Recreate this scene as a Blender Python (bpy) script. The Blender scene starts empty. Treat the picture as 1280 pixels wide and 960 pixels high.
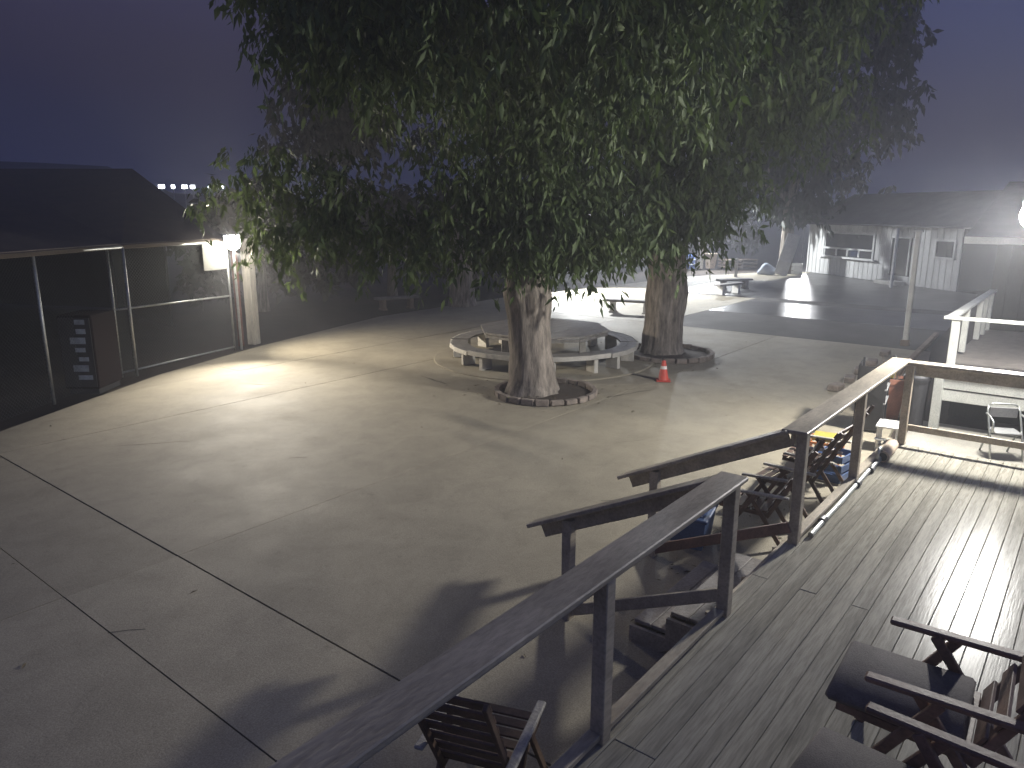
import bpy, bmesh, math, random
import numpy as np
from mathutils import Vector, Matrix, noise
R = math.radians
PI = math.pi
scene = bpy.context.scene
col = scene.collection

# ------------------------------------------------------------------ camera, sky, exposure
# World: x runs along the deck, y across it towards the yard, z up; the camera hangs 3.9 m up on the house.
cam_data = bpy.data.cameras.new("camera")
cam_data.sensor_width = 36.0
cam_data.lens = 36.0 * 925.0 / 1280.0
cam_data.clip_start = 0.05
cam_data.clip_end = 4000.0
cam = bpy.data.objects.new("camera", cam_data)
col.objects.link(cam)
cam.location = (0, 0, 3.9)
cam.rotation_euler = (R(90 - 13.26), 0, R(-51.3))
scene.camera = cam

world = bpy.data.worlds.new("World")
scene.world = world
world.use_nodes = True
wn, wl = world.node_tree.nodes, world.node_tree.links
bg = wn["Background"]
sky = wn.new("ShaderNodeTexSky")
sky.sky_type = 'NISHITA'
sky.sun_disc = False
sky.sun_elevation = R(-4.0)
sky.sun_rotation = R(178)
sky.ozone_density = 2.8
sky.dust_density = 1.0
tintn = wn.new("ShaderNodeMix"); tintn.data_type = 'RGBA'; tintn.blend_type = 'MULTIPLY'; tintn.inputs["Factor"].default_value = 1.0
tintn.inputs["B"].default_value = (1.02, 1.0, 0.86, 1)
wl.new(sky.outputs[0], tintn.inputs["A"])
duskn = wn.new("ShaderNodeMix"); duskn.data_type = 'RGBA'; duskn.inputs["Factor"].default_value = 0.5
duskn.inputs["B"].default_value = (0.0030, 0.0030, 0.0068, 1)
wl.new(tintn.outputs["Result"], duskn.inputs["A"])
wl.new(duskn.outputs["Result"], bg.inputs[0])
bg.inputs[1].default_value = SKY_STRENGTH = 9.5
scene.view_settings.view_transform = 'Standard'
scene.view_settings.look = 'None'
scene.view_settings.exposure = 0.42
scene.view_settings.gamma = 1.0
scene.render.engine = 'CYCLES'
scene.cycles.max_bounces = 5
scene.cycles.diffuse_bounces = 2
scene.cycles.glossy_bounces = 2
scene.cycles.volume_bounces = 0
scene.cycles.transparent_max_bounces = 6
scene.cycles.sample_clamp_indirect = 4.0
scene.cycles.use_denoising = True

# ------------------------------------------------------------------ helpers
def prop(o, label=None, cat=None, group=None, kind=None):
    if label: o["label"] = label
    if cat: o["category"] = cat
    if group: o["group"] = group
    if kind: o["kind"] = kind
    return o

def empty(name, loc, rz=0.0, label=None, cat=None, group=None, kind=None):
    o = bpy.data.objects.new(name, None)
    o.empty_display_size = 0.2
    col.objects.link(o)
    o.location = loc
    o.rotation_euler = (0, 0, rz)
    return prop(o, label, cat, group, kind)

def obj(name, bm, mat, parent=None, smooth=False, loc=None, rot=None):
    me = bpy.data.meshes.new(name)
    bm.to_mesh(me)
    bm.free()
    if smooth:
        me.polygons.foreach_set("use_smooth", [True] * len(me.polygons))
    me.materials.append(mat)
    o = bpy.data.objects.new(name, me)
    col.objects.link(o)
    if parent: o.parent = parent
    if loc is not None: o.location = loc
    if rot is not None: o.rotation_euler = rot
    return o

def arr_obj(name, verts, faces, mat, parent=None, loc=None):
    """mesh from numpy arrays; faces all with the same number of corners"""
    me = bpy.data.meshes.new(name)
    n, k = faces.shape
    me.vertices.add(len(verts))
    me.vertices.foreach_set("co", np.asarray(verts, np.float32).ravel())
    me.loops.add(n * k)
    me.loops.foreach_set("vertex_index", np.asarray(faces, np.int32).ravel())
    me.polygons.add(n)
    me.polygons.foreach_set("loop_start", np.arange(0, n * k, k, dtype=np.int32))
    me.update(calc_edges=True)
    me.materials.append(mat)
    o = bpy.data.objects.new(name, me)
    col.objects.link(o)
    if parent: o.parent = parent
    if loc is not None: o.location = loc
    return o

def BM(): return bmesh.new()

def box(bm, c, s, bev=0.0, rot=None):
    """box of size s about c"""
    M = Matrix.Translation(c)
    if rot is not None: M = M @ rot.to_4x4()
    r = bmesh.ops.create_cube(bm, size=1.0, matrix=M @ Matrix.Diagonal((s[0], s[1], s[2], 1)))
    if bev > 0:
        es = list({e for v in r['verts'] for e in v.link_edges})
        bmesh.ops.bevel(bm, geom=es, offset=bev, segments=1, affect='EDGES', profile=0.5)
    return bm

def beam(bm, p, q, w, h, bev=0.004, up=(0, 0, 1)):
    """rectangular bar from p to q: w across, h upwards"""
    p, q = Vector(p), Vector(q)
    d = (q - p); L = d.length; d.normalize()
    u = Vector(up)
    s = d.cross(u)
    if s.length < 1e-4: s = d.cross(Vector((1, 0, 0)))
    s.normalize(); n = s.cross(d)
    rot = Matrix((d, -s, n)).transposed() if False else Matrix(((d.x, s.x, n.x), (d.y, s.y, n.y), (d.z, s.z, n.z)))
    return box(bm, (p + q) / 2, (L, w, h), bev, rot)

def tube(bm, pts, rad, seg=8, caps=True):
    """round tube through pts; rad a number or a list"""
    pts = [Vector(p) for p in pts]
    n = len(pts)
    rr = rad if isinstance(rad, (list, tuple)) else [rad] * n
    rings = []
    ref = Vector((0.13, 0.31, 0.94))
    for i, p in enumerate(pts):
        d = (pts[min(i + 1, n - 1)] - pts[max(i - 1, 0)]).normalized()
        a = d.cross(ref)
        if a.length < 0.05: a = d.cross(Vector((1, 0, 0)))
        a.normalize(); b = d.cross(a)
        rings.append([bm.verts.new(p + (a * math.cos(t) + b * math.sin(t)) * rr[i]) for t in [2 * PI * k / seg for k in range(seg)]])
    for i in range(n - 1):
        for k in range(seg):
            bm.faces.new((rings[i][k], rings[i][(k + 1) % seg], rings[i + 1][(k + 1) % seg], rings[i + 1][k]))
    if caps:
        bm.faces.new(rings[0][::-1]); bm.faces.new(rings[-1])
    return bm

def lathe(bm, prof, seg=20, c=(0, 0, 0)):
    rings = []
    for r, z in prof:
        rings.append([bm.verts.new((c[0] + r * math.cos(2 * PI * k / seg), c[1] + r * math.sin(2 * PI * k / seg), c[2] + z)) for k in range(seg)])
    for i in range(len(rings) - 1):
        for k in range(seg):
            bm.faces.new((rings[i][k], rings[i][(k + 1) % seg], rings[i + 1][(k + 1) % seg], rings[i + 1][k]))
    bm.faces.new(rings[0][::-1]); bm.faces.new(rings[-1])
    return bm

def prism(bm, poly, z0, z1):
    """vertical prism over a polygon"""
    a = [bm.verts.new((x, y, z0)) for x, y in poly]
    b = [bm.verts.new((x, y, z1)) for x, y in poly]
    n = len(poly)
    bm.faces.new(a[::-1]); bm.faces.new(b)
    for i in range(n):
        bm.faces.new((a[i], a[(i + 1) % n], b[(i + 1) % n], b[i]))
    bmesh.ops.recalc_face_normals(bm, faces=bm.faces)
    return bm

def copy_thing(o, parent=None):
    c = o.copy()
    col.objects.link(c)
    if parent: c.parent = parent
    for ch in list(o.children): copy_thing(ch, c)
    return c

# ------------------------------------------------------------------ materials
def mat(name, c, rough=0.7, var=0.25, scale=4.0, bump=0.2, bscale=60.0, stretch=(1, 1, 1), metal=0.0, spec=0.5, tint=0.12, c2=None, dirt=0.0, emit=None):
    m = bpy.data.materials.new(name)
    m.use_nodes = True
    nt = m.node_tree; N, L = nt.nodes, nt.links
    p = N["Principled BSDF"]
    p.inputs["Roughness"].default_value = rough
    p.inputs["Metallic"].default_value = metal
    p.inputs["Specular IOR Level"].default_value = spec
    tc = N.new("ShaderNodeTexCoord"); oi = N.new("ShaderNodeObjectInfo")
    off = N.new("ShaderNodeVectorMath"); off.operation = 'MULTIPLY_ADD'
    off.inputs[1].default_value = stretch
    sc = N.new("ShaderNodeMath"); sc.operation = 'MULTIPLY'; sc.inputs[1].default_value = 37.0
    L.new(oi.outputs["Random"], sc.inputs[0])
    L.new(tc.outputs["Object"], off.inputs[0]); L.new(sc.outputs[0], off.inputs[2])
    n1 = N.new("ShaderNodeTexNoise"); n1.inputs["Scale"].default_value = scale; n1.inputs["Detail"].default_value = 6; n1.inputs["Roughness"].default_value = 0.6
    n2 = N.new("ShaderNodeTexNoise"); n2.inputs["Scale"].default_value = bscale; n2.inputs["Detail"].default_value = 3
    L.new(off.outputs[0], n1.inputs["Vector"]); L.new(off.outputs[0], n2.inputs["Vector"])
    ramp = N.new("ShaderNodeValToRGB")
    lo = [x * (1 - var) for x in c]; hi = [min(1, x * (1 + var)) for x in (c2 or c)]
    ramp.color_ramp.elements[0].position = 0.3; ramp.color_ramp.elements[0].color = (*lo, 1)
    ramp.color_ramp.elements[1].position = 0.7; ramp.color_ramp.elements[1].color = (*hi, 1)
    L.new(n1.outputs["Fac"], ramp.inputs[0])
    hs = N.new("ShaderNodeHueSaturation")
    mr = N.new("ShaderNodeMapRange"); mr.inputs["To Min"].default_value = 1 - tint; mr.inputs["To Max"].default_value = 1 + tint
    L.new(oi.outputs["Random"], mr.inputs["Value"]); L.new(mr.outputs[0], hs.inputs["Value"]); L.new(ramp.outputs[0], hs.inputs["Color"])
    mx = N.new("ShaderNodeMix"); mx.data_type = 'RGBA'; mx.blend_type = 'MULTIPLY'; mx.inputs["Factor"].default_value = 0.45
    cr = N.new("ShaderNodeValToRGB"); cr.color_ramp.elements[0].position = 0.3; cr.color_ramp.elements[0].color = (0.45, 0.45, 0.45, 1)
    cr.color_ramp.elements[1].position = 0.6
    L.new(n2.outputs["Fac"], cr.inputs[0]); L.new(hs.outputs[0], mx.inputs["A"]); L.new(cr.outputs[0], mx.inputs["B"])
    L.new(mx.outputs["Result"], p.inputs["Base Color"])
    rr = N.new("ShaderNodeMapRange"); rr.inputs["To Min"].default_value = max(0.05, rough - 0.12); rr.inputs["To Max"].default_value = min(1, rough + 0.12)
    L.new(n1.outputs["Fac"], rr.inputs["Value"]); L.new(rr.outputs[0], p.inputs["Roughness"])
    if bump:
        b = N.new("ShaderNodeBump"); b.inputs["Strength"].default_value = bump; b.inputs["Distance"].default_value = 0.01
        L.new(n2.outputs["Fac"], b.inputs["Height"]); L.new(b.outputs[0], p.inputs["Normal"])
    return m

def emis(name, c, strength):
    m = bpy.data.materials.new(name); m.use_nodes = True
    p = m.node_tree.nodes["Principled BSDF"]
    p.inputs["Base Color"].default_value = (*c, 1)
    p.inputs["Emission Color"].default_value = (*c, 1)
    p.inputs["Emission Strength"].default_value = strength
    return m

def ground_mat(name, c, rough, stain, gloss=0.0, bump=0.25):
    """poured concrete or asphalt: broad blotches, stains, scuffs, sand grain"""
    m = bpy.data.materials.new(name); m.use_nodes = True
    nt = m.node_tree; N, L = nt.nodes, nt.links
    p = N["Principled BSDF"]
    tc = N.new("ShaderNodeTexCoord"); oi = N.new("ShaderNodeObjectInfo")
    def nz(s, d=6, r=0.6, dist=0.0):
        n = N.new("ShaderNodeTexNoise"); n.inputs["Scale"].default_value = s; n.inputs["Detail"].default_value = d
        n.inputs["Roughness"].default_value = r; n.inputs["Distortion"].default_value = dist
        L.new(tc.outputs["Object"], n.inputs["Vector"]); return n.outputs["Fac"]
    def rmp(src, a, b, ca, cb):
        r = N.new("ShaderNodeValToRGB"); e = r.color_ramp.elements
        e[0].position = a; e[0].color = (ca, ca, ca, 1); e[1].position = b; e[1].color = (cb, cb, cb, 1)
        L.new(src, r.inputs[0]); return r.outputs[0]
    def mul(a, b, f=1.0):
        x = N.new("ShaderNodeMix"); x.data_type = 'RGBA'; x.blend_type = 'MULTIPLY'; x.inputs["Factor"].default_value = f
        L.new(a, x.inputs["A"]); L.new(b, x.inputs["B"]); return x.outputs["Result"]
    base = N.new("ShaderNodeRGB"); base.outputs[0].default_value = (*c, 1)
    a = mul(base.outputs[0], rmp(nz(0.22, 5, 0.65, 0.6), 0.35, 0.68, 1 - stain, 1.0))
    a = mul(a, rmp(nz(1.7, 7, 0.72, 0.4), 0.32, 0.58, 0.80, 1.0))
    a = mul(a, rmp(nz(7.0, 5, 0.7), 0.3, 0.42, 0.72, 1.0), 0.6)
    a = mul(a, rmp(nz(70, 3, 0.6), 0.34, 0.66, 0.6, 1.0), 0.85)
    mr = N.new("ShaderNodeMapRange"); mr.inputs["To Min"].default_value = 0.9; mr.inputs["To Max"].default_value = 1.08
    L.new(oi.outputs["Random"], mr.inputs["Value"])
    hs = N.new("ShaderNodeHueSaturation"); L.new(mr.outputs[0], hs.inputs["Value"]); L.new(a, hs.inputs["Color"])
    L.new(hs.outputs[0], p.inputs["Base Color"])
    rr = N.new("ShaderNodeMapRange"); rr.inputs["To Min"].default_value = rough - 0.15; rr.inputs["To Max"].default_value = min(1, rough + 0.15)
    L.new(nz(0.8, 6), rr.inputs["Value"]); L.new(rr.outputs[0], p.inputs["Roughness"])
    b = N.new("ShaderNodeBump"); b.inputs["Strength"].default_value = bump; b.inputs["Distance"].default_value = 0.012
    L.new(nz(35, 5, 0.7), b.inputs["Height"]); L.new(b.outputs[0], p.inputs["Normal"])
    p.inputs["Specular IOR Level"].default_value = 0.4 + gloss
    return m

M = {}
M['concrete'] = ground_mat("concrete", (0.44, 0.39, 0.29), 0.72, 0.16)
M['pale_concrete'] = ground_mat("pale_concrete", (0.55, 0.52, 0.45), 0.75, 0.22)
M['asphalt'] = ground_mat("asphalt", (0.10, 0.095, 0.095), 0.36, 0.35, 0.2, 0.08)
M['rough_asphalt'] = ground_mat("rough_asphalt", (0.12, 0.112, 0.105), 0.8, 0.35, -0.2, 0.4)
M['dirt'] = ground_mat("dirt", (0.075, 0.058, 0.045), 0.95, 0.4, 0.0, 0.6)
M['soil'] = ground_mat("soil", (0.11, 0.085, 0.065), 0.95, 0.5, 0.0, 0.9)
M['joint'] = mat("joint_filler", (0.03, 0.027, 0.024), 0.95)
M['hill'] = mat("hill_scrub", (0.045, 0.04, 0.03), 0.95, scale=0.02, bump=0)
M['deck'] = mat("deck_boards", (0.34, 0.32, 0.265), 0.27, 0.2, 5, 0.08, 40, (0.12, 1.6, 1.6), spec=0.04, tint=0.10)
M['rail'] = mat("rail_paint", (0.42, 0.36, 0.27), 0.5, 0.3, 4, 0.25, 45, (0.25, 1, 1), tint=0.1)
M['red_rail'] = mat("red_brown_board", (0.20, 0.11, 0.085), 0.6, 0.3, 4, 0.25, 45, (0.3, 1, 1))
M['tread'] = mat("stair_tread", (0.30, 0.27, 0.24), 0.5, 0.25, 5, 0.25, 40)
M['white_wood'] = mat("white_painted_wood", (0.66, 0.67, 0.62), 0.55, 0.16, 3, 0.2, 50)
M['siding'] = mat("pale_siding", (0.62, 0.62, 0.60), 0.6, 0.18, 2.0, 0.2, 40, (1, 1, 0.15), tint=0.1)
M['trim'] = mat("white_trim", (0.74, 0.74, 0.72), 0.5, 0.12, 3, 0.1)
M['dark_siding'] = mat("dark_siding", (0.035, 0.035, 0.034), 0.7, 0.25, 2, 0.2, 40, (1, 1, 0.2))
M['roof'] = mat("grey_roofing", (0.13, 0.13, 0.135), 0.85, 0.3, 1.2, 0.4, 30)
M['glass'] = mat("dark_glass", (0.015, 0.017, 0.02), 0.08, 0.1, 1, 0, spec=0.6)
M['bark'] = mat("bark", (0.25, 0.215, 0.178), 0.95, 0.65, 3.0, 1.0, 14, (3.5, 3.5, 0.6), tint=0.05)
M['galv'] = mat("galvanised_steel", (0.42, 0.43, 0.41), 0.45, 0.2, 6, 0.05, metal=0.7)
M['wire'] = mat("chain_link_wire", (0.16, 0.17, 0.16), 0.55, 0.2, 6, 0, metal=0.5)
M['grey_sign'] = mat("grey_sign", (0.2, 0.2, 0.18), 0.7, 0.2, 3, 0.05, spec=0.2)
M['white_paint'] = mat("white_paint", (0.75, 0.75, 0.71), 0.5, 0.12, 3, 0.05)
M['post_wood'] = mat("weathered_post", (0.42, 0.39, 0.33), 0.8, 0.35, 3, 0.6, 25, (2, 2, 0.3))
M['red_post'] = mat("rusty_red_post", (0.16, 0.06, 0.04), 0.8, 0.3, 6, 0.3)
M['bench_conc'] = mat("bench_concrete", (0.6, 0.58, 0.53), 0.8, 0.2, 5, 0.3)
M['bench_dark'] = mat("grey_bench_wood", (0.20, 0.185, 0.17), 0.75, 0.35, 5, 0.4, 30, (0.3, 2, 2))
M['pic_top'] = mat("picnic_planks", (0.30, 0.28, 0.25), 0.32, 0.35, 5, 0.25, 30, (1, 1, 1))
M['pic_leg'] = mat("picnic_legs", (0.58, 0.55, 0.48), 0.75, 0.2, 5, 0.3)
M['chair'] = mat("dark_chair_wood", (0.24, 0.15, 0.11), 0.55, 0.4, 6, 0.2, 40, (1, 1, 1))
M['chair_brown'] = mat("brown_chair_wood", (0.13, 0.08, 0.055), 0.55, 0.4, 6, 0.2, 40)
M['cushion'] = mat("dark_cushion", (0.14, 0.125, 0.12), 0.9, 0.3, 10, 0.4, 120)
M['orange'] = mat("orange_plastic", (0.58, 0.075, 0.05), 0.45, 0.12, 4, 0.03)
M['bright_orange'] = mat("bright_orange", (0.75, 0.25, 0.06), 0.5, 0.1, 4, 0.03)
M['reflect'] = mat("reflective_band", (0.8, 0.75, 0.7), 0.3, 0.1, 4, 0)
M['yellow'] = mat("yellow_plastic", (0.42, 0.34, 0.06), 0.5, 0.12, 4, 0.03)
M['blue'] = mat("blue_plastic", (0.06, 0.11, 0.24), 0.45, 0.2, 3, 0.05)
M['barrel'] = mat("barrel_blue", (0.10, 0.22, 0.60), 0.4, 0.15, 3, 0.05)
M['terracotta'] = mat("terracotta", (0.50, 0.22, 0.15), 0.85, 0.2, 5, 0.2)
M['black'] = mat("black_steel", (0.025, 0.025, 0.027), 0.45, 0.3, 5, 0.1)
M['dark_plastic'] = mat("dark_plastic", (0.05, 0.05, 0.055), 0.5, 0.3, 5, 0.05)
M['red_machine'] = mat("dark_red_panel", (0.012, 0.006, 0.007), 0.7, 0.3, 3, 0.05, spec=0.08)
M['pale_graphic'] = mat("pale_graphic", (0.30, 0.33, 0.36), 0.5, 0.3, 6, 0)
M['grey_cloth'] = mat("grey_cloth", (0.4, 0.4, 0.37), 0.9, 0.3, 8, 0.5)
M['pale_wood'] = mat("pale_cardboard", (0.5, 0.4, 0.3), 0.8, 0.2, 6, 0.1)
M['brick'] = mat("edging_stone", (0.24, 0.2, 0.165), 0.9, 0.35, 6, 0.5, 40)
M['brown_roof'] = mat("brown_roof", (0.06, 0.046, 0.034), 0.9, 0.3, 1.5, 0.5, 25)
M['timber'] = mat("old_timber", (0.22, 0.17, 0.13), 0.85, 0.35, 4, 0.5)
M['pale_blue'] = mat("pale_blue_cloth", (0.42, 0.47, 0.56), 0.8, 0.2, 6, 0.2)
M['lamp_off'] = mat("lamp_housing", (0.3, 0.3, 0.3), 0.5, 0.1, 4, 0)
M['lamp_lens'] = emis("lamp_lens", (1.0, 0.97, 0.9), 60)
M['lamp_far'] = emis("far_lamp_lens", (0.9, 0.93, 1.0), 12)

def leaf_mat(name, c1, c2):
    m = bpy.data.materials.new(name); m.use_nodes = True
    nt = m.node_tree; N, L = nt.nodes, nt.links
    p = N["Principled BSDF"]; out = N["Material Output"]
    tc = N.new("ShaderNodeTexCoord")
    n = N.new("ShaderNodeTexNoise"); n.inputs["Scale"].default_value = 1.3; n.inputs["Detail"].default_value = 8; n.inputs["Roughness"].default_value = 0.75
    L.new(tc.outputs["Object"], n.inputs["Vector"])
    r = N.new("ShaderNodeValToRGB"); r.color_ramp.elements[0].position = 0.35; r.color_ramp.elements[0].color = (*c1, 1)
    r.color_ramp.elements[1].position = 0.68; r.color_ramp.elements[1].color = (*c2, 1)
    L.new(n.outputs["Fac"], r.inputs[0]); L.new(r.outputs[0], p.inputs["Base Color"])
    p.inputs["Roughness"].default_value = 0.65
    t = N.new("ShaderNodeBsdfTranslucent"); L.new(r.outputs[0], t.inputs[0])
    mx = N.new("ShaderNodeMixShader"); mx.inputs[0].default_value = 0.28
    L.new(p.outputs[0], mx.inputs[1]); L.new(t.outputs[0], mx.inputs[2]); L.new(mx.outputs[0], out.inputs[0])
    return m
M['litter'] = leaf_mat("dry_leaf", (0.06, 0.045, 0.025), (0.16, 0.12, 0.06))
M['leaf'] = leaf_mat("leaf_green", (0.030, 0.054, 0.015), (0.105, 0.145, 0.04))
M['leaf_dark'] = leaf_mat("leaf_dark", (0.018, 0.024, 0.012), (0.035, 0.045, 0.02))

# ------------------------------------------------------------------ lamps that the photograph shows lit
def point_light(name, loc, power, color, radius, parent):
    l = bpy.data.lights.new(name, 'POINT'); l.energy = power; l.color = color; l.shadow_soft_size = radius
    o = bpy.data.objects.new(name, l); col.objects.link(o); o.location = loc
    if parent: o.parent = parent
    return o

def spot_light(name, loc, target, power, color, radius, angle, blend, parent):
    l = bpy.data.lights.new(name, 'SPOT'); l.energy = power; l.color = color; l.shadow_soft_size = radius
    l.spot_size = R(angle); l.spot_blend = blend
    o = bpy.data.objects.new(name, l); col.objects.link(o); o.location = loc
    d = Vector(target) - Vector(loc)
    o.rotation_euler = d.to_track_quat('-Z', 'Y').to_euler()
    if parent: o.parent = parent
    return o

def lamp_head(parent, c, d, size=0.3, glare_globe=False):
    """a flood lamp: housing open towards d, a lens in the opening, a bracket behind; local coordinates"""
    d = Vector(d).normalized(); c = Vector(c)
    s = d.cross(Vector((0, 0, 1))).normalized(); n = s.cross(d)
    rot = Matrix(((d.x, s.x, n.x), (d.y, s.y, n.y), (d.z, s.z, n.z)))
    h = obj("lamp_housing", box(BM(), c, (0.1, size, size * 0.75), 0.012, rot), M['lamp_off'], parent)
    obj("lens", box(BM(), c + d * 0.058, (0.02, size * 0.9, size * 0.66), 0.004, rot), M['lamp_lens'], h)
    if glare_globe:
        bm = BM(); bmesh.ops.create_uvsphere(bm, u_segments=20, v_segments=12, radius=size * .46, matrix=Matrix.Translation(c + d * (.07 + size * .3)))
        obj("glare_globe", bm, M['lamp_lens'], h, smooth=True)  # glowing sphere added to stand in for camera glare round the lamp
        return c + d * (0.13 + size)
    return c + d * 0.16

# right-hand floodlight on a tall post beyond the deck's end
rl = empty("floodlight", (14.42, 0.46, 0), 0, "tall post carrying a glaring white floodlight at the photo's right edge", "floodlight")
obj("pole", tube(BM(), [(0, 0, 0), (0, 0, 4.1)], 0.05, 10), M['galv'], rl)
obj("bracket", beam(BM(), (0, -0.03, 4.06), (-0.1, 0.62, 4.08), 0.04, 0.04), M['galv'], rl)
lp = lamp_head(rl, (-0.10, 0.50, 3.86), (-0.8, 0.1, -0.15), 0.5, True)
point_light("lamp_light", lp, 640, (1.0, 0.98, 0.93), 0.2, rl)
spot_light("beam_light", lp, lp + Vector((-0.72, 0.6, -0.55)), 1500, (1.0, 0.98, 0.93), 0.2, 145, 0.9, rl)

# left floodlight on a thin pole by the gate
ll = empty("floodlight", (11.43, 19.07, 0), 0, "blazing white floodlight on a thin steel pole beside the chain link gate", "floodlight")
obj("pole", tube(BM(), [(0, 0, 0), (0, 0, 3.2)], 0.035, 10), M['galv'], ll)
lp = lamp_head(ll, (-0.1, -0.12, 3.08), (-0.35, -0.8, -0.25), 0.44, True)
point_light("lamp_light", lp, 100, (1.0, 0.93, 0.80), 0.09, ll)
spot_light("wide_light", lp, lp + Vector((0.35, -1.0, 0.55)), 950, (1.0, 0.90, 0.74), 0.09, 150, 0.5, ll)
spot_light("beam_light", lp + Vector((-0.02, -0.05, 0)), Vector((-2.5, -4.2, 0.0)), 2100, (1.0, 0.92, 0.79), 0.09, 78, 0.9, ll)
spot_light("beam_light", lp + Vector((0.04, -0.05, 0)), Vector((2.6, -2.6, 0.0)), 900, (1.0, 0.90, 0.74), 0.09, 90, 0.9, ll)

# floodlights further back, hidden behind the crowns
lb = empty("floodlight", (31.4, 22.2, 0), 0, "floodlight behind the tree crowns whitening the concrete beyond the round table", "floodlight")
obj("pole", tube(BM(), [(0, 0, 0), (0, 0, 4.4)], 0.06, 10), M['galv'], lb)
lp = lamp_head(lb, (0, -0.15, 4.3), (0.1, -0.7, -0.7), 0.3)
spot_light("beam_light", lp, Vector((-1.6, -5.6, 0)), 12000, (0.95, 0.98, 1.0), 0.1, 86, 0.6, lb)
lc = empty("floodlight", (47.4, 21.67, 0), 0, "floodlight on the grey wooden post beside the blue barrel", "floodlight")
obj("post", box(BM(), (0, 0, 2.5), (0.3, 0.3, 5.0), 0.01), M['post_wood'], lc)
lp = lamp_head(lc, (-0.25, -0.2, 4.6), (-0.4, -0.7, -0.6), 0.3)
spot_light("beam_light", lp, lp + Vector((-0.45, -0.5, -0.7)), 5200, (0.93, 0.97, 1.0), 0.12, 130, 0.5, lc)
ld = empty("floodlight", (63.4, 20.0, 0), 0, "far floodlight behind the tall tree whose light glints on the asphalt", "floodlight")
obj("pole", tube(BM(), [(0, 0, 0), (0, 0, 4.5)], 0.08, 10), M['galv'], ld)
lp = lamp_head(ld, (-0.15, -0.05, 4.1), (-0.95, -0.3, -0.15), 0.4)
spot_light("beam_light", lp, lp + Vector((-0.95, -0.31, -0.12)), 4500, (0.97, 0.98, 1.0), 0.3, 34, 0.5, ld)

# ------------------------------------------------------------------ ground, yard, hills
def sheet(name, pts, z, m):
    bm = BM(); bm.faces.new([bm.verts.new((x, y, z)) for x, y in pts]); return prop(obj(name, bm, m), kind="structure")
sheet("ground", [(-900, -900), (900, -900), (900, 900), (-900, 900)], -0.12, M['dirt'])

EDGE = [(-22, 5.0), (4.2, 15.2), (8.4, 17.7), (12.2, 19.2), (18.4, 21.1), (26, 21.4), (33.6, 20.4), (41.5, 19.6), (46.5, 17.6), (49.5, 15.0), (41.0, 4.6), (24, 3.6), (11.5, 2.4), (-22, 2.25)]
def clip(poly, x0, x1, y0, y1):
    for ax, s, lim in ((0, 1, x0), (0, -1, x1), (1, 1, y0), (1, -1, y1)):
        out = []
        for i in range(len(poly)):
            a, b = poly[i - 1], poly[i]
            ia, ib = s * (a[ax] - lim) >= 0, s * (b[ax] - lim) >= 0
            if ia != ib:
                t = (lim - a[ax]) / (b[ax] - a[ax])
                out.append((a[0] + t * (b[0] - a[0]), a[1] + t * (b[1] - a[1])))
            if ib: out.append(b)
        poly = out
        if not poly: return poly
    return poly
def slab(name, poly, top, parent, m):
    bm = BM(); prism(bm, poly, -0.1, top)
    return obj(name, bm, m, parent)
yard = empty("concrete_yard", (0, 0, 0), kind="structure")
prop(sheet("yard_base", EDGE, -0.055, M['joint']), kind="structure")
random.seed(5)
XC = [(-22, 0), (-4.5, .004), (2.52, .014), (3.73, .022), (9.78, .004), (15.6, .008), (23.4, .012)]
YC = [(2.0, 0), (7.95, .012), (13.8, .017), (16.55, .02), (24, 0)]
for i in range(len(XC) - 1):
    for j in range(len(YC) - 1):
        g = [XC[i][0] + XC[i][1] / 2, XC[i + 1][0] - XC[i + 1][1] / 2, YC[j][0] + YC[j][1] / 2, YC[j + 1][0] - YC[j + 1][1] / 2]
        p = clip(EDGE, *g)
        if len(p) > 2: slab("concrete_slab", p, random.uniform(-0.003, 0.003), yard, M['concrete'])
for (x0, x1, y0, y1) in ((23.41, 32.99, 12.3, 17.2), (23.41, 32.99, 17.21, 24), (33, 41.49, 16.9, 24), (41.5, 50, 14.9, 24)):
    p = clip(EDGE, x0, x1, y0, y1)
    if len(p) > 2: slab("concrete_slab", p, random.uniform(-0.003, 0.003), yard, M['concrete'])
asph = empty("asphalt_lot", (0, 0, 0), kind="structure")
for (x0, x1, y0, y1) in ((27.9, 32.1, 2, 12.28), (33.5, 41.49, 2, 16.88), (41.5, 50, 2, 14.88)):
    p = clip(EDGE, x0, x1, y0, y1)
    if len(p) > 2: slab("asphalt_patch", p, random.uniform(-0.004, -0.001), asph, M['asphalt'])
for (x0, x1, y0, y1) in ((23.41, 27.89, 2, 12.28), (32.11, 32.99, 2, 12.28), (33.0, 33.49, 2, 16.88)):
    p = clip(EDGE, x0, x1, y0, y1)
    if len(p) > 2: slab("asphalt_patch", p, random.uniform(-0.004, -0.001), asph, M['rough_asphalt'])
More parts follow.
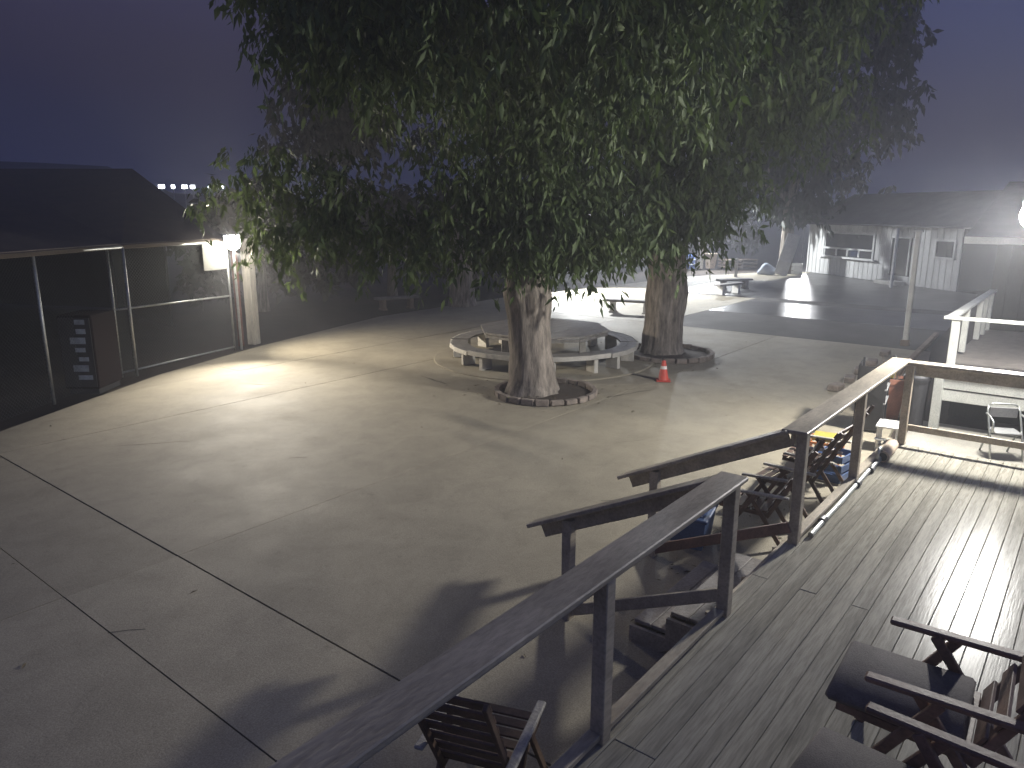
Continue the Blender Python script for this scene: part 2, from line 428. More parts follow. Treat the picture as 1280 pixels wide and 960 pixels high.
# cracks and chipped joints: thin ragged filled gaps lying on the slabs
def crack(pts, w, seed):
    g = random.Random(seed); bm = BM(); L_, R_ = [], []
    P_ = []
    for i in range(len(pts) - 1):
        a, b = Vector((*pts[i], 0)), Vector((*pts[i + 1], 0)); n = max(3, int((b - a).length / .16))
        s_ = Vector((-(b - a).y, (b - a).x, 0)).normalized()
        for k in range(n): P_.append((a.lerp(b, k / n) + s_ * g.uniform(-.018, .018), s_))
    for i, (p, s_) in enumerate(P_):
        ww = w * g.uniform(.25, 1.0) * min(1, (i + 1) / 3, (len(P_) - i) / 3)
        L_.append(bm.verts.new((p.x - s_.x * ww, p.y - s_.y * ww, .0045))); R_.append(bm.verts.new((p.x + s_.x * ww, p.y + s_.y * ww, .0045)))
    for i in range(len(P_) - 1): bm.faces.new((L_[i], L_[i + 1], R_[i + 1], R_[i]))
    return obj("crack", bm, M['joint'], yard)
for i, (p, w) in enumerate(((((12.2, 12.6), (11.9, 11.3)), .022), (((6.6, 9.9), (6.9, 9.6)), .02), (((8.2, 5.0), (8.5, 4.75)), .016), (((23.9, 6.0), (24.6, 5.2)), .012),
                           (((2.5, 6.9), (2.9, 6.6)), .018), (((15.6, 9.2), (15.35, 7.6)), .018), (((13.2, 8.0), (14.6, 7.5)), .012), (((23.3, 12.0), (23.1, 8.0)), .02), (((9.0, 15.3), (9.5, 14.4)), .02),
                           (((5.0, 12.8), (6.2, 11.9)), .01), (((10.6, 6.2), (11.2, 5.8)), .008), (((17.0, 16.4), (19.5, 16.7)), .02))):
    crack(p, w, 20 + i)
# concrete pad beyond the deck's end
bm = BM(); prism(bm, [(11.75, 2.3), (11.75, -5), (15.3, -5), (15.3, 2.45)], -0.1, 0.035)
prop(obj("concrete_pad", bm, M['pale_concrete']), kind="structure")
sheet("dirt_strip", [(15.4, 2.5), (24, 3.7), (41, 4.7), (41, 3.0), (21, 2.2), (15.4, 2.0)], 0.012, M['soil'])

# a low dark ridge behind the gate
def ridge(name, a0, a1, dist, hs, depth):
    bm = BM(); n = len(hs); rows = []
    for i, h in enumerate(hs):
        a = R(a0 + (a1 - a0) * i / (n - 1))
        d = Vector((math.cos(a), math.sin(a), 0))
        hh = h * (1 + 0.05 * noise.noise(Vector((i * 1.7, 3, 0))))
        rows.append([bm.verts.new(d * dist + Vector((0, 0, -1))), bm.verts.new(d * (dist + depth * .35) + Vector((0, 0, hh * .7))), bm.verts.new(d * (dist + depth * .6) + Vector((0, 0, hh))), bm.verts.new(d * (dist + depth) + Vector((0, 0, -1)))])
    for i in range(n - 1):
        for k in range(3):
            bm.faces.new((rows[i][k], rows[i + 1][k], rows[i + 1][k + 1], rows[i][k + 1]))
    bmesh.ops.recalc_face_normals(bm, faces=bm.faces)
    return prop(obj(name, bm, M['hill'], smooth=True), kind="structure")
ridge("hill", 44, 100, 110, [4, 4.4, 5, 5.5, 5.8, 6.3, 10.1, 10.3, 10.2, 10.3, 10.1, 10.2, 10, 9.6, 9, 8], 26)

# ------------------------------------------------------------------ deck
deck = empty("wooden_deck", (0, 0, 0.6), kind="structure")
bm1 = box(BM(), (0, 0, -0.0135), (5.2, 0.142, 0.027), 0.004)
b_ = obj("deck_board", bm1, M['deck'], deck)
bm2 = box(BM(), (0, 0, -0.0135), (7.9, 0.142, 0.027), 0.004)
b2_ = obj("deck_board", bm2, M['deck'], deck)
for i in range(36):
    y = 2.12 - 0.145 * i
    order = (5.2, 7.9) if i % 3 else (7.9, 5.2)
    x = -1.6
    for k, L_ in enumerate(order):
        src = b_ if L_ == 5.2 else b2_
        o = src if (i == 0 and k == 0 and src is b_) or (i == 0 and src is b2_) else src.copy()
        if o is not src: col.objects.link(o); o.parent = deck
        o.location = (x + L_ / 2 + 0.001, y, random.uniform(-0.002, 0.002))
        x += L_ + 0.004
bm = BM(); box(bm, (4.95, 2.215, -0.15), (13.1, 0.036, 0.26), 0.004)
obj("rim_board", bm, M['rail'], deck)
bm = BM(); box(bm, (11.52, -0.5, -0.15), (0.036, 5.36, 0.26), 0.004)
obj("rim_board", bm, M['rail'], deck)
bm = BM()
for x in (0.5, 3, 5.5, 8, 10.5):
    for y in (1.9, -0.6): box(bm, (x, y, -0.43), (0.1, 0.1, 0.55))
o = obj("footing_post", bm, M['rail'], deck); o["kind"] = "stuff"

CZ = 1.80
def rail_post(parent, x, y, z0, z1, s=0.1):
    return obj("post", box(BM(), (x, y, (z0 + z1) / 2), (s, s, z1 - z0), 0.006), M['rail'], parent)
# near railing, camera side of the stairs
t = empty("deck_railing", (0, 0, 0), 0, "dark near deck railing with a broad flat cap, running up to the stair top", "railing")
obj("cap_rail", beam(BM(), (-1.6, 2.155, CZ - .02), (5.6, 2.155, CZ - .02), 0.24, 0.04, 0.008), M['rail'], t)
obj("side_rail", beam(BM(), (-1.6, 2.19, CZ - .115), (5.5, 2.19, CZ - .115), 0.04, 0.145), M['rail'], t)
for x in (1.55, 3.54, 5.47): rail_post(t, x, 2.115, 0.602, CZ - .042)
obj("kick_rail", beam(BM(), (-1.6, 2.13, 0.66), (5.40, 2.13, 0.66), 0.09, 0.04), M['rail'], t)
# far railing
t = empty("deck_railing", (0, 0, 0), 0, "far deck railing beyond the stairs with a pale lit cap turning the corner", "railing")
obj("cap_rail", beam(BM(), (7.12, 2.175, CZ - .02), (11.78, 2.175, CZ - .02), 0.25, 0.04, 0.008), M['rail'], t)
obj("side_rail", beam(BM(), (7.2, 2.21, CZ - .115), (11.6, 2.21, CZ - .115), 0.04, 0.145), M['rail'], t)
for x, y in ((7.22, 2.115), (9.4, 2.115), (11.5, 2.0), (11.5, 0.28), (11.5, -1.5)): rail_post(t, x, y, 0.602, CZ - .042)
obj("cap_rail", beam(BM(), (11.6, 2.04, CZ - .02), (11.6, -3.0, CZ - .02), 0.24, 0.04, 0.008), M['rail'], t)
obj("side_rail", beam(BM(), (11.57, 1.94, CZ - .115), (11.57, -3.0, CZ - .115), 0.04, 0.145), M['rail'], t)
obj("lower_rail", beam(BM(), (11.5, 1.94, 0.86), (11.5, -3.0, 0.86), 0.045, 0.09), M['rail'], t)
obj("kick_rail", beam(BM(), (7.28, 2.12, 0.66), (11.44, 2.12, 0.66), 0.09, 0.045), M['rail'], t)

# stairs
SX0, SX1 = 5.52, 7.12
st = empty("deck_stairs", (6.3, 2.25, 0), 0, "short flight of wooden stairs from the deck down to the concrete", "stairs")
for k in range(2):
    z = 0.4 - 0.2 * k; y = 0.02 + 0.36 * k
    for q in (0, 1):
        obj("tread", box(BM(), (0, y + 0.10 + 0.175 * q, z - 0.018), (SX1 - SX0 - 0.1, 0.168, 0.036), 0.006), M['tread'], st)
    obj("riser", box(BM(), (0, y + 0.355, z - 0.137), (SX1 - SX0 - 0.12, 0.02, 0.2)), M['rail'], st)
def stringer(x):
    bm = BM(); a = []
    pts = [(0, 0.56), (0.03, 0.56), (0.03, 0.361), (0.385, 0.361), (0.385, 0.161), (0.75, 0.161), (0.75, 0.0), (0.45, 0.0), (0, 0.25)]
    for s in (-0.02, 0.02): a.append([bm.verts.new((x + s, y, z)) for y, z in pts])
    bm.faces.new(a[0]); bm.faces.new(a[1][::-1]); n = len(pts)
    for i in range(n): bm.faces.new((a[0][i], a[1][i], a[1][(i + 1) % n], a[0][(i + 1) % n]))
    bmesh.ops.recalc_face_normals(bm, faces=bm.faces)
    return obj("stringer", bm, M['rail'], st)
for x in (-0.8, 0.0, 0.8): stringer(x)
def stair_rail(x, label, lower):
    t = empty("stair_handrail", (x, 2.25, 0), 0, label, "handrail", "handrails of the deck stairs")
    p0, p1 = Vector((0, -0.01, CZ - .018)), Vector((0, 1.86, 0.87))
    obj("cap_rail", beam(BM(), p0, p1, 0.19, 0.038, 0.006), M['rail'], t)
    d = (p1 - p0).normalized()
    off = Vector((0, 0, -0.105))
    obj("side_rail", beam(BM(), p0 + off + Vector((.05, 0, 0)), p1 + off + Vector((.05, 0, 0)) - d * 0.12, 0.04, 0.14), M['rail'], t)
    zt = p0.z + (1.42 - 0.06) / 1.8 * (p1.z - p0.z)
    obj("post", box(BM(), (0, 1.42, zt / 2 - 0.03), (0.1, 0.1, zt - 0.05), 0.006), M['rail'], t)
    obj("lower_rail", beam(BM(), (0, -0.1, 0.78), (0, 1.42, 0.08), 0.04, 0.11), lower, t)
stair_rail(5.45, "stair handrail nearer the camera, joining the near deck railing", M['rail'])
stair_rail(7.17, "far stair handrail with a reddish lower board", M['red_rail'])

# ------------------------------------------------------------------ chairs
def armchair(name, wood, with_cushion=True, lit_arm=None):
    """wooden folding armchair, front towards local +y"""
    t = empty(name, (0, 0, 0))
    W = 0.31
    for s in (-1, 1):
        bm = BM(); beam(bm, (s * (W - .012), -0.44, 0.66), (s * (W - .012), 0.24, 0.655), 0.062, 0.03, 0.008)
        obj("armrest", bm, lit_arm or wood, t)
        bm = BM(); beam(bm, (s * W, 0.34, 0.0), (s * W, -0.07, 0.646), 0.03, 0.05, 0.004)
        obj("leg", bm, wood, t)
        bm = BM(); beam(bm, (s * (W - .035), -0.42, 0.0), (s * (W - .035), 0.03, 0.646), 0.03, 0.05, 0.004)
        obj("leg", bm, wood, t)
        bm = BM(); beam(bm, (s * (W - .07), -0.20, 0.36), (s * (W - .07), -0.68, 1.25), 0.03, 0.045, 0.004)
        obj("back_frame", bm, wood, t)
        bm = BM(); beam(bm, (s * (W - .07), -0.22, 0.385), (s * (W - .07), 0.36, 0.42), 0.03, 0.045, 0.004)
        obj("seat_frame", bm, wood, t)
    for k in range(6):
        y = -0.16 + 0.097 * k; z = 0.395 + 0.0058 * k * 0.97 + 0.032
        obj("seat_slat", box(BM(), (0, y, z), (0.5, 0.075, 0.018), 0.003), wood, t)
    for k in range(7):
        f = 0.14 + 0.92 * k / 6
        c = Vector((0, -0.20 - 0.42 * f, 0.36 + 0.78 * f)) + Vector((0, 0.03, 0.016))
        obj("back_slat", box(BM(), c, (0.5, 0.018, 0.085), 0.003, Matrix.Rotation(R(28), 3, 'X')), wood, t)
    if with_cushion:
        bm = BM(); box(bm, (0, 0.12, 0.468), (0.56, 0.58, 0.05), 0.018)
        obj("seat_cushion", bm, M['cushion'], t, smooth=True)
    return t
CG = "wooden folding armchairs on and beside the deck"
c1 = armchair("wooden_armchair", M['chair'])
c1.scale = (1.2, 1.2, 1.2); c1.location = (4.42, 0.46, 0.6); c1.rotation_euler = (0, 0, R(2))
prop(c1, "dark wooden armchair with black cushions, the farther of the two on the deck", "armchair", CG)
c2 = copy_thing(c1); c2.location = (3.40, 0.40, 0.6); c2.rotation_euler = (0, 0, R(-4))
prop(c2, "dark wooden armchair with black cushions, the nearer of the two on the deck", "armchair", CG)
c0 = armchair("wooden_armchair", M['chair_brown'], False, M['post_wood'])  # paler armrests: lamplight on their tops is put into the wood colour
c0.location = (3.22, 2.78, 0); c0.rotation_euler = (0, 0, R(-70))
prop(c0, "bare brown wooden armchair on the concrete below the near deck railing", "armchair", CG)
for x, y, a, lab in ((8.45, 2.98, 8, "bare brown armchair on the ground right behind the far stair handrail"),
                     (9.55, 2.92, -5, "bare brown armchair below the deck edge, between two other brown armchairs"),
                     (10.6, 2.95, 4, "bare brown armchair below the deck edge beside the orange basket")):
    c = copy_thing(c0); c.location = (x, y, 0); c.rotation_euler = (0, 0, R(a)); prop(c, lab, "armchair", CG)

# ------------------------------------------------------------------ things along the deck
t = empty("storage_bin", (7.85, 3.5, 0), R(12), "blue plastic storage bin with a lid on the ground past the stairs", "bin")
bm = BM(); lathe(bm, [(0.30, 0), (0.36, 0.36)], 4); bmesh.ops.rotate(bm, verts=bm.verts, cent=(0, 0, 0), matrix=Matrix.Rotation(R(45), 3, 'Z')); bmesh.ops.scale(bm, vec=(1.25, 0.85, 1), verts=bm.verts)
obj("tub", bm, M['blue'], t)
bm = BM(); box(bm, (0, 0, 0.385), (0.68, 0.48, 0.045), 0.012); box(bm, (0, 0, 0.415), (0.5, 0.32, 0.02), 0.008)
obj("lid", bm, M['blue'], t)

t = empty("basket", (11.6, 3.05, 0), R(10), "orange wire basket with a yellow lid below the deck railing", "basket")
bm = BM()
for z, s in ((0.03, .2), (0.16, .22), (0.29, .24), (0.42, .26)):
    tube(bm, [(s, s, z), (-s, s, z), (-s, -s, z), (s, -s, z), (s, s, z)], 0.011, 5)
obj("hoops", bm, M['bright_orange'], t)
bm = BM()
for k in range(16):
    a = k // 4; f = -1 + 2 * (k % 4) / 4 + 0.02
    dx, dy = [(f, 1), (-1, f), (-f, -1), (1, -f)][a]
    beam(bm, (.2 * dx, .2 * dy, 0.03), (.26 * dx, .26 * dy, 0.42), 0.012, 0.012, 0)
obj("uprights", bm, M['bright_orange'], t)
obj("lid", box(BM(), (0.05, 0, 0.46), (0.42, 0.4, 0.05), 0.012), M['yellow'], t)

t = empty("crate", (11.15, 2.8, 0), R(-8), "small dark blue crate beside the orange basket", "crate")
bm = BM()
for s in (-1, 1):
    for z in (0.08, 0.22, 0.36):
        box(bm, (0, s * .2, z), (0.44, 0.02, 0.1), 0.003); box(bm, (s * .22, 0, z), (0.02, 0.38, 0.1), 0.003)
obj("slat_panel", bm, M['blue'], t)
obj("floor_panel", box(BM(), (0, 0, 0.015), (0.42, 0.38, 0.03)), M['blue'], t)

# pipe along the deck edge, with a coil at its far end
t = empty("water_pipe", (7.4, 2.02, 0.605), 0, "grey pipe lying along the deck edge with fittings near the railing post", "pipe")
obj("pipe_run", tube(BM(), [(0.05, 0.0, 0.03), (1.2, 0.01, 0.03), (2.5, 0.03, 0.035), (3.1, 0.02, 0.04)], 0.028, 10), M['galv'], t)
for x in (0.5, 1.9, 2.55): obj("fitting", tube(BM(), [(x - .05, 0.012, 0.034), (x + .05, 0.013, 0.034)], 0.042, 10), M['dark_plastic'], t)
bm = BM(); tube(bm, [(2.95 + .09 * math.cos(a), 0.02, 0.13 + .09 * math.sin(a)) for a in [2 * PI * k / 14 for k in range(15)]], 0.022, 8)
obj("valve_wheel", bm, M['galv'], t, smooth=True)
t = empty("cardboard_tube", (10.75, 2.02, 0.605), R(2), "short pale tube lying on the deck corner by the railing post", "tube")
bm = BM(); tube(bm, [(-0.33, 0, 0.085), (0.33, 0, 0.085)], 0.08, 16); obj("tube_wall", bm, M['pale_wood'], t, smooth=False)
bm = BM(); tube(bm, [(-0.345, 0, 0.085), (-0.331, 0, 0.085)], 0.055, 14); obj("end_plug", bm, M['black'], t)

# terracotta planter with arch wire and a yellow toy
t = empty("terracotta_planter", (15.3, 2.93, 0), R(15), "tall square terracotta planter past the deck corner with twigs in it", "planter")
bm = BM(); lathe(bm, [(0.21, 0.0), (0.29, 0.68), (0.32, 0.68), (0.33, 0.78), (0.26, 0.78), (0.24, 0.70)], 4)
bmesh.ops.rotate(bm, verts=bm.verts, cent=(0, 0, 0), matrix=Matrix.Rotation(R(45), 3, 'Z'))
obj("pot", bm, M['terracotta'], t)
obj("soil_fill", box(BM(), (0, 0, 0.725), (0.34, 0.34, 0.02)), M['soil'], t)
bm = BM(); tube(bm, [(-.16, 0, .72), (-.15, 0, 1.05), (-.05, 0, 1.22), (.07, 0, 1.2), (.15, 0, 1.02), (.16, 0, .72)], 0.012, 6)
obj("wire_arch", bm, M['galv'], t)
bm = BM()
for k in range(14):
    a = random.uniform(0, 6.28); r_ = random.uniform(.05, .3)
    tube(bm, [(0.05 * math.cos(a), 0.05 * math.sin(a), .72), (r_ * .6 * math.cos(a), r_ * .6 * math.sin(a), .95), (r_ * math.cos(a), r_ * math.sin(a), random.uniform(1.0, 1.25))], [0.008, 0.006, 0.003], 4)
obj("twig_bunch", bm, M['timber'], t)
t = empty("yellow_bucket", (15.25, 2.98, 0.79), 0, "small yellow pail standing on the terracotta planter", "bucket")
o = obj("pail", lathe(BM(), [(0.08, 0), (0.11, 0.16), (0.12, 0.16), (0.12, 0.18), (0.09, 0.18), (0.075, 0.02)], 14), M['yellow'], t)
bm = BM(); tube(bm, [(-.11, 0, .16), (-.08, 0, .27), (0, 0, .31), (.08, 0, .27), (.11, 0, .16)], 0.007, 5); obj("handle", bm, M['galv'], t)

t = empty("shelf_cart", (14.3, 3.05, 0), R(8), "dark metal shelf cart behind the deck railing with bright shelf edges", "cart")
for x in (-.32, .32):
    for y in (-.22, .22): obj("leg", box(BM(), (x, y, 0.62), (0.04, 0.04, 1.24), 0.004), M['black'], t)
for z in (0.12, 0.55, 0.8): obj("shelf", box(BM(), (0, 0, z), (0.7, 0.5, 0.03), 0.004), M['lamp_off'] if z > .5 else M['black'], t)
for x in (-.345,): obj("side_panel", box(BM(), (x, 0, 0.62), (0.012, 0.42, 1.16)), M['black'], t)
obj("back_panel", box(BM(), (0, .245, 0.62), (0.6, 0.012, 1.16)), M['black'], t)
bm = BM(); bmesh.ops.create_icosphere(bm, subdivisions=3, radius=0.2, matrix=Matrix.Translation((14.3, 3.05, 0.93)) @ Matrix.Diagonal((1.1, 0.8, 0.75, 1)))
for v in bm.verts: v.co += v.normal * 0.05 * noise.noise(v.co * 6)
for v in bm.verts: v.co.z = max(v.co.z, 0.818)
prop(obj("cloth_bag", bm, M['grey_cloth'], smooth=True), "crumpled grey cloth bag on the top shelf of the dark cart", "bag")
t = empty("step_stool", (13.2, 2.5, 0), R(5), "small white step stool on the ground by the deck corner", "stool")
for x in (-.2, .2): 
    for y in (-.14, .14): obj("leg", box(BM(), (x, y, 0.2), (0.04, 0.04, 0.4), 0.003), M['white_paint'], t)
obj("step", box(BM(), (0, 0, 0.41), (0.5, 0.36, 0.03), 0.005), M['white_paint'], t)
obj("step", box(BM(), (-.24, 0, 0.2), (0.1, 0.34, 0.025), 0.005), M['white_paint'], t)
t = empty("trash_can", (14.95, 2.46, 0), 0, "tall dark trash can standing left of the white porch post", "trash can")
obj("can", lathe(BM(), [(0.17, 0), (0.21, 0.86), (0.23, 0.86), (0.23, 0.9)], 18), M['dark_plastic'], t)
obj("lid", lathe(BM(), [(0.24, 0.901), (0.24, 0.94), (0.18, 1.0), (0.05, 1.03)], 18), M['dark_plastic'], t)

# metal tube chair on the pad
t = empty("metal_chair", (13.75, 0.95, 0.035), R(115), "folding metal tube chair on the pale concrete pad under the railing", "chair")
for s in (-1, 1):
    bm = BM(); tube(bm, [(s * .23, .24, 0), (s * .23, .1, .35), (s * .23, -.12, .72), (s * .21, -.16, .80)], 0.016, 8); obj("leg", bm, M['galv'], t, smooth=True)
    bm = BM(); tube(bm, [(s * .2, -.3, 0), (s * .2, -.1, .3), (s * .2, .12, .45)], 0.016, 8); obj("leg", bm, M['galv'], t, smooth=True)
    bm = BM(); tube(bm, [(s * .25, -.1, .68), (s * .25, .05, .67), (s * .25, .22, .62), (s * .25, .24, .45)], 0.016, 8); obj("armrest", bm, M['galv'], t, smooth=True)
bm = BM(); tube(bm, [(-.21, -.16, .80), (-.15, -.165, .83), (.15, -.165, .83), (.21, -.16, .80)], 0.016, 8); obj("top_bar", bm, M['galv'], t, smooth=True)
obj("seat", box(BM(), (0, 0.03, .43), (.38, .36, .03), .008), M['lamp_off'], t)
obj("backrest", box(BM(), (0, -.125, .70), (.4, .015, .16), .006), M['lamp_off'], t)

# ------------------------------------------------------------------ white porch and its dark building
pz = 1.12
t = empty("white_porch", (14.9, 2.1, 0), 0, "raised porch with pale green white rail and fascia beyond the deck end at right", "porch")
obj("porch_floor", box(BM(), (2.95, -4.4, pz - .03), (5.9, 8.9, 0.05), 0.004), M['tread'], t)
obj("fascia", box(BM(), (-.03, -4.3, pz - .19), (0.04, 8.7, 0.27), 0.005), M['white_wood'], t)
obj("fascia", box(BM(), (-.015, -4.3, pz - .45), (0.04, 8.7, 0.20), 0.005), M['white_wood'], t)
obj("edge_beam", beam(BM(), (-.07, .12, pz + .03), (-.07, -8.7, pz + .03), 0.12, 0.09), M['white_wood'], t)
obj("support_post", box(BM(), (-.04, 0, .49), (0.15, 0.15, 0.98), 0.008), M['white_wood'], t)
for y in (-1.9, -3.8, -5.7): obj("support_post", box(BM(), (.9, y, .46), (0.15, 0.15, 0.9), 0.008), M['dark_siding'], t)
obj("post", box(BM(), (.02, -.13, pz + .48), (0.13, 0.13, 0.86), 0.008), M['white_wood'], t)
obj("top_rail", beam(BM(), (.02, .06, pz + .93), (.02, -8.7, pz + .93), 0.17, 0.045), M['white_wood'], t)
obj("side_top_rail", beam(BM(), (.1, -.03, pz + .927), (5.8, -.03, pz + .927), 0.15, 0.045), M['white_wood'], t)
for x in (1.9, 3.8, 4.6, 5.4): obj("side_post", box(BM(), (x, -.04, pz + .47), (0.11, 0.11, 0.86), 0.006), M['white_wood'], t)
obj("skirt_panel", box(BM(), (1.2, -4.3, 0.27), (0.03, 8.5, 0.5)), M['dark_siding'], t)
t = empty("dark_building", (20.9, 2.3, 0), 0, "dark boarded building behind the white porch at the photo's right edge", "building")
obj("wall", box(BM(), (3.1, -5, 1.6), (6.0, 9.7, 3.2)), M['joint'], t)
wb = box(BM(), (0, 0, 1.6), (0.024, 0.29, 3.2), 0.004)
w0 = None
for k in range(32):
    if w0 is None: w0 = o = obj("wall_board", wb, M['dark_siding'], t)
    else:
        o = w0.copy(); col.objects.link(o); o.parent = t
    o.location = (0.085, -.3 - .302 * k, 0)
bm = BM()
vs = [bm.verts.new(p) for p in ((-.6, .45, 3.18), (-.6, -10.2, 3.18), (6.6, -10.2, 4.6), (6.6, .45, 4.6))]
f_ = bm.faces.new(vs); r_ = bmesh.ops.extrude_face_region(bm, geom=[f_])
for v in [g for g in r_['geom'] if isinstance(g, bmesh.types.BMVert)]: v.co.z += 0.12
bmesh.ops.recalc_face_normals(bm, faces=bm.faces)
obj("roof", bm, M['roof'], t)
obj("eave_board", box(BM(), (-.62, -4.9, 3.21), (0.03, 10.7, 0.16)), M['white_wood'], t)

# lone white post in the yard
t = empty("white_post", (24.0, 4.4, 0), 0, "tall slim white post standing on the yard in front of the pale shed", "post")
obj("shaft", box(BM(), (0, 0, 1.64), (0.13, 0.13, 3.28), 0.008), M['white_paint'], t)
obj("cap", box(BM(), (0, 0, 3.3), (0.22, 0.22, 0.05), 0.006), M['white_paint'], t)
obj("foot", box(BM(), (0, 0, 0.09), (0.22, 0.22, 0.18), 0.01), M['timber'], t)
prop(obj("landscape_timber", beam(BM(), (17.5, 3.55, 0.06), (26.5, 4.0, 0.06), 0.14, 0.12, 0.015), M['timber']), "long weathered timber lying along the dirt strip right of the yard", "timber")
for k, (x, y) in enumerate(((16.98, 4.38), (18.0, 4.36), (19.1, 4.42), (20.4, 4.45), (22.0, 4.5))):
    bm = box(BM(), (0, 0, 0.07), (0.42, 0.24, 0.14), 0.02)
    for v in bm.verts: v.co += Vector((noise.noise(v.co * 9 + Vector((k, 0, 0))), noise.noise(v.co * 9 + Vector((0, k, 5))), 0)) * .03
    o = obj("stone_block", bm, M['brick'], loc=(x, y, 0), rot=(0, 0, R(random.uniform(-20, 20))))
    prop(o, ["dark stone block nearest in the line beyond the deck railing cap", "second dark stone block from the near end of the line by the railing cap", "middle dark stone block of the line beyond the railing cap", "fourth dark stone block along the line by the railing cap", "farthest dark stone block, just left of the railing corner"][k], "stone", "stone blocks in a line on the concrete")

# ------------------------------------------------------------------ pale shed at the back
A = Vector((49.27, 15.12, 0)); ang = math.atan2(-0.777, -0.6295)
t = empty("pale_shed", A, ang, "pale board sided shed with a wide window at the back of the yard", "shed")
# local x runs along the wall from the left corner, local -y is into the yard?  yard side is local y < 0 mirrored below
SIDE = -1.0
n_ = Vector((-0.777, 0.6295, 0)); lx = Vector((-0.6295, -0.777, 0))
ly = Vector((-math.sin(ang), math.cos(ang), 0)); SIDE = 1.0 if ly.dot(n_) > 0 else -1.0
LW = 12.15; HW = 3.0
obj("wall", box(BM(), (LW / 2, -SIDE * 2.6, HW / 2 - .02), (LW - .02, 5.1, HW - .06)), M['joint'], t)
openings = [(1.45, 5.95, 1.18, 2.55), (7.4, 8.75, 0.45, 2.45), (10.5, 11.75, 1.58, 2.42)]
pitch = 0.405
for k in range(30):
    x0 = k * pitch; xc = x0 + pitch / 2
    segs = [(0.02, HW)]
    for (a, b, z0, z1) in openings:
        if a - .02 < xc < b + .02:
            segs = [(0.02, z0), (z1, HW)]
    for z0, z1 in segs:
        if z1 - z0 < .12: continue
        obj("siding_board", box(BM(), (xc, SIDE * .012, (z0 + z1) / 2), (pitch - 0.035, 0.04, z1 - z0), 0.004), M['siding'], t)
def frame(parent, x0, x1, z0, z1, w=.14):
    bm = BM(); d = SIDE * .05
    box(bm, ((x0 + x1) / 2, d, z1 + w / 2), (x1 - x0 + 2 * w, .05, w)); 
    box(bm, (x0 - w / 2, d, (z0 + z1) / 2), (w, .05, z1 - z0)); box(bm, (x1 + w / 2, d, (z0 + z1) / 2), (w, .05, z1 - z0))
    return obj("window_frame", bm, M['trim'], parent)
# wide window: one pane above, four below, deep sill
w = obj("window", box(BM(), (3.7, SIDE * .004, 1.86), (4.5, .02, 1.4)), M['joint'], t)
frame(w, 1.5, 5.9, 1.2, 2.5)
obj("mullion", box(BM(), (3.7, SIDE * .045, 1.64), (4.4, .05, .10)), M['trim'], w)
for x in (2.72, 3.75, 4.78): obj("mullion", box(BM(), (x, SIDE * .047, 1.4), (.12, .05, .38)), M['trim'], w)
obj("sill", box(BM(), (3.7, SIDE * .12, 1.13), (5.1, .22, .10)), M['trim'], w)
obj("pane", box(BM(), (3.7, SIDE * .022, 2.1), (4.4, .012, .8)), M['glass'], w)
for x in (2.1, 3.23, 4.26, 5.37): obj("pane", box(BM(), (x, SIDE * .022, 1.4), (.98, .012, .38)), M['glass'], w)
d_ = obj("doorway", box(BM(), (8.07, SIDE * .006, 1.45), (1.3, .02, 1.96)), M['glass'], t)
frame(d_, 7.43, 8.72, .5, 2.42, .07)
w = obj("window", box(BM(), (11.12, SIDE * .004, 2.0), (1.25, .02, .84)), M['glass'], t)
frame(w, 10.55, 11.7, 1.62, 2.38, .1)
obj("sill", box(BM(), (11.12, SIDE * .08, 1.57), (1.5, .12, .08)), M['trim'], w)
obj("corner_board", box(BM(), (-.05, SIDE * .03, HW / 2), (.12, .1, HW)), M['trim'], t)
bm = BM()
vs = [bm.verts.new((x, SIDE * y, z)) for x, y, z in ((-.5, .55, 3.02), (LW + 3.0, .55, 3.02), (LW + 3.0, -3.2, 4.75), (-.5, -3.2, 4.75))]
f_ = bm.faces.new(vs); r_ = bmesh.ops.extrude_face_region(bm, geom=[f_])
for v in [g for g in r_['geom'] if isinstance(g, bmesh.types.BMVert)]: v.co.z += 0.1
bmesh.ops.recalc_face_normals(bm, faces=bm.faces)
obj("roof", bm, M['roof'], t)
obj("porch_post", box(BM(), (9.6, SIDE * 1.6, 1.5), (.12, .12, 3.0)), M['trim'], t)
obj("step", box(BM(), (8.1, SIDE * .5, .1), (1.6, .7, .2), .01), M['bench_conc'], t)
t = empty("white_crate", (47.3, 15.2, 0), 0.3, "small white slatted crate at the left corner of the pale shed", "crate")
for z in (.12, .34, .56): 
    for s in (-1, 1):
        obj("slat", box(BM(), (0, s * .3, z), (.62, .03, .17), .004), M['white_paint'], t)
        obj("slat", box(BM(), (s * .31, 0, z), (.03, .57, .17), .004), M['white_paint'], t)
obj("floor_panel", box(BM(), (0, 0, .03), (.6, .56, .04)), M['white_paint'], t)
# pale things leaning at the trunk left of the shed
t = empty("leaning_board", (45.6, 15.3, 0), R(20), "white board leaning on the trunk left of the pale shed", "board")
obj("panel", box(BM(), (0, 0, 1.25), (.05, .75, 2.5), .006, Matrix.Rotation(R(14), 3, 'X')), M['white_paint'], t)
obj("batten", box(BM(), (-.05, 0.1, .9), (.05, .7, .12), .004, Matrix.Rotation(R(14), 3, 'X')), M['trim'], t)
bm = BM(); bmesh.ops.create_icosphere(bm, subdivisions=3, radius=0.45, matrix=Matrix.Translation((45.7, 16.5, .22)) @ Matrix.Diagonal((.9, 1.3, .9, 1)))
for v in bm.verts:
    v.co += v.normal * 0.22 * noise.noise(v.co * 2.2); f = max(0, v.co.z - .3); v.co.x = 45.7 + (v.co.x - 45.7) * max(.3, 1 - f * .6); v.co.y = 16.6 + (v.co.y - 16.6) * max(.3, 1 - f * .6); v.co.z = max(v.co.z, .01)
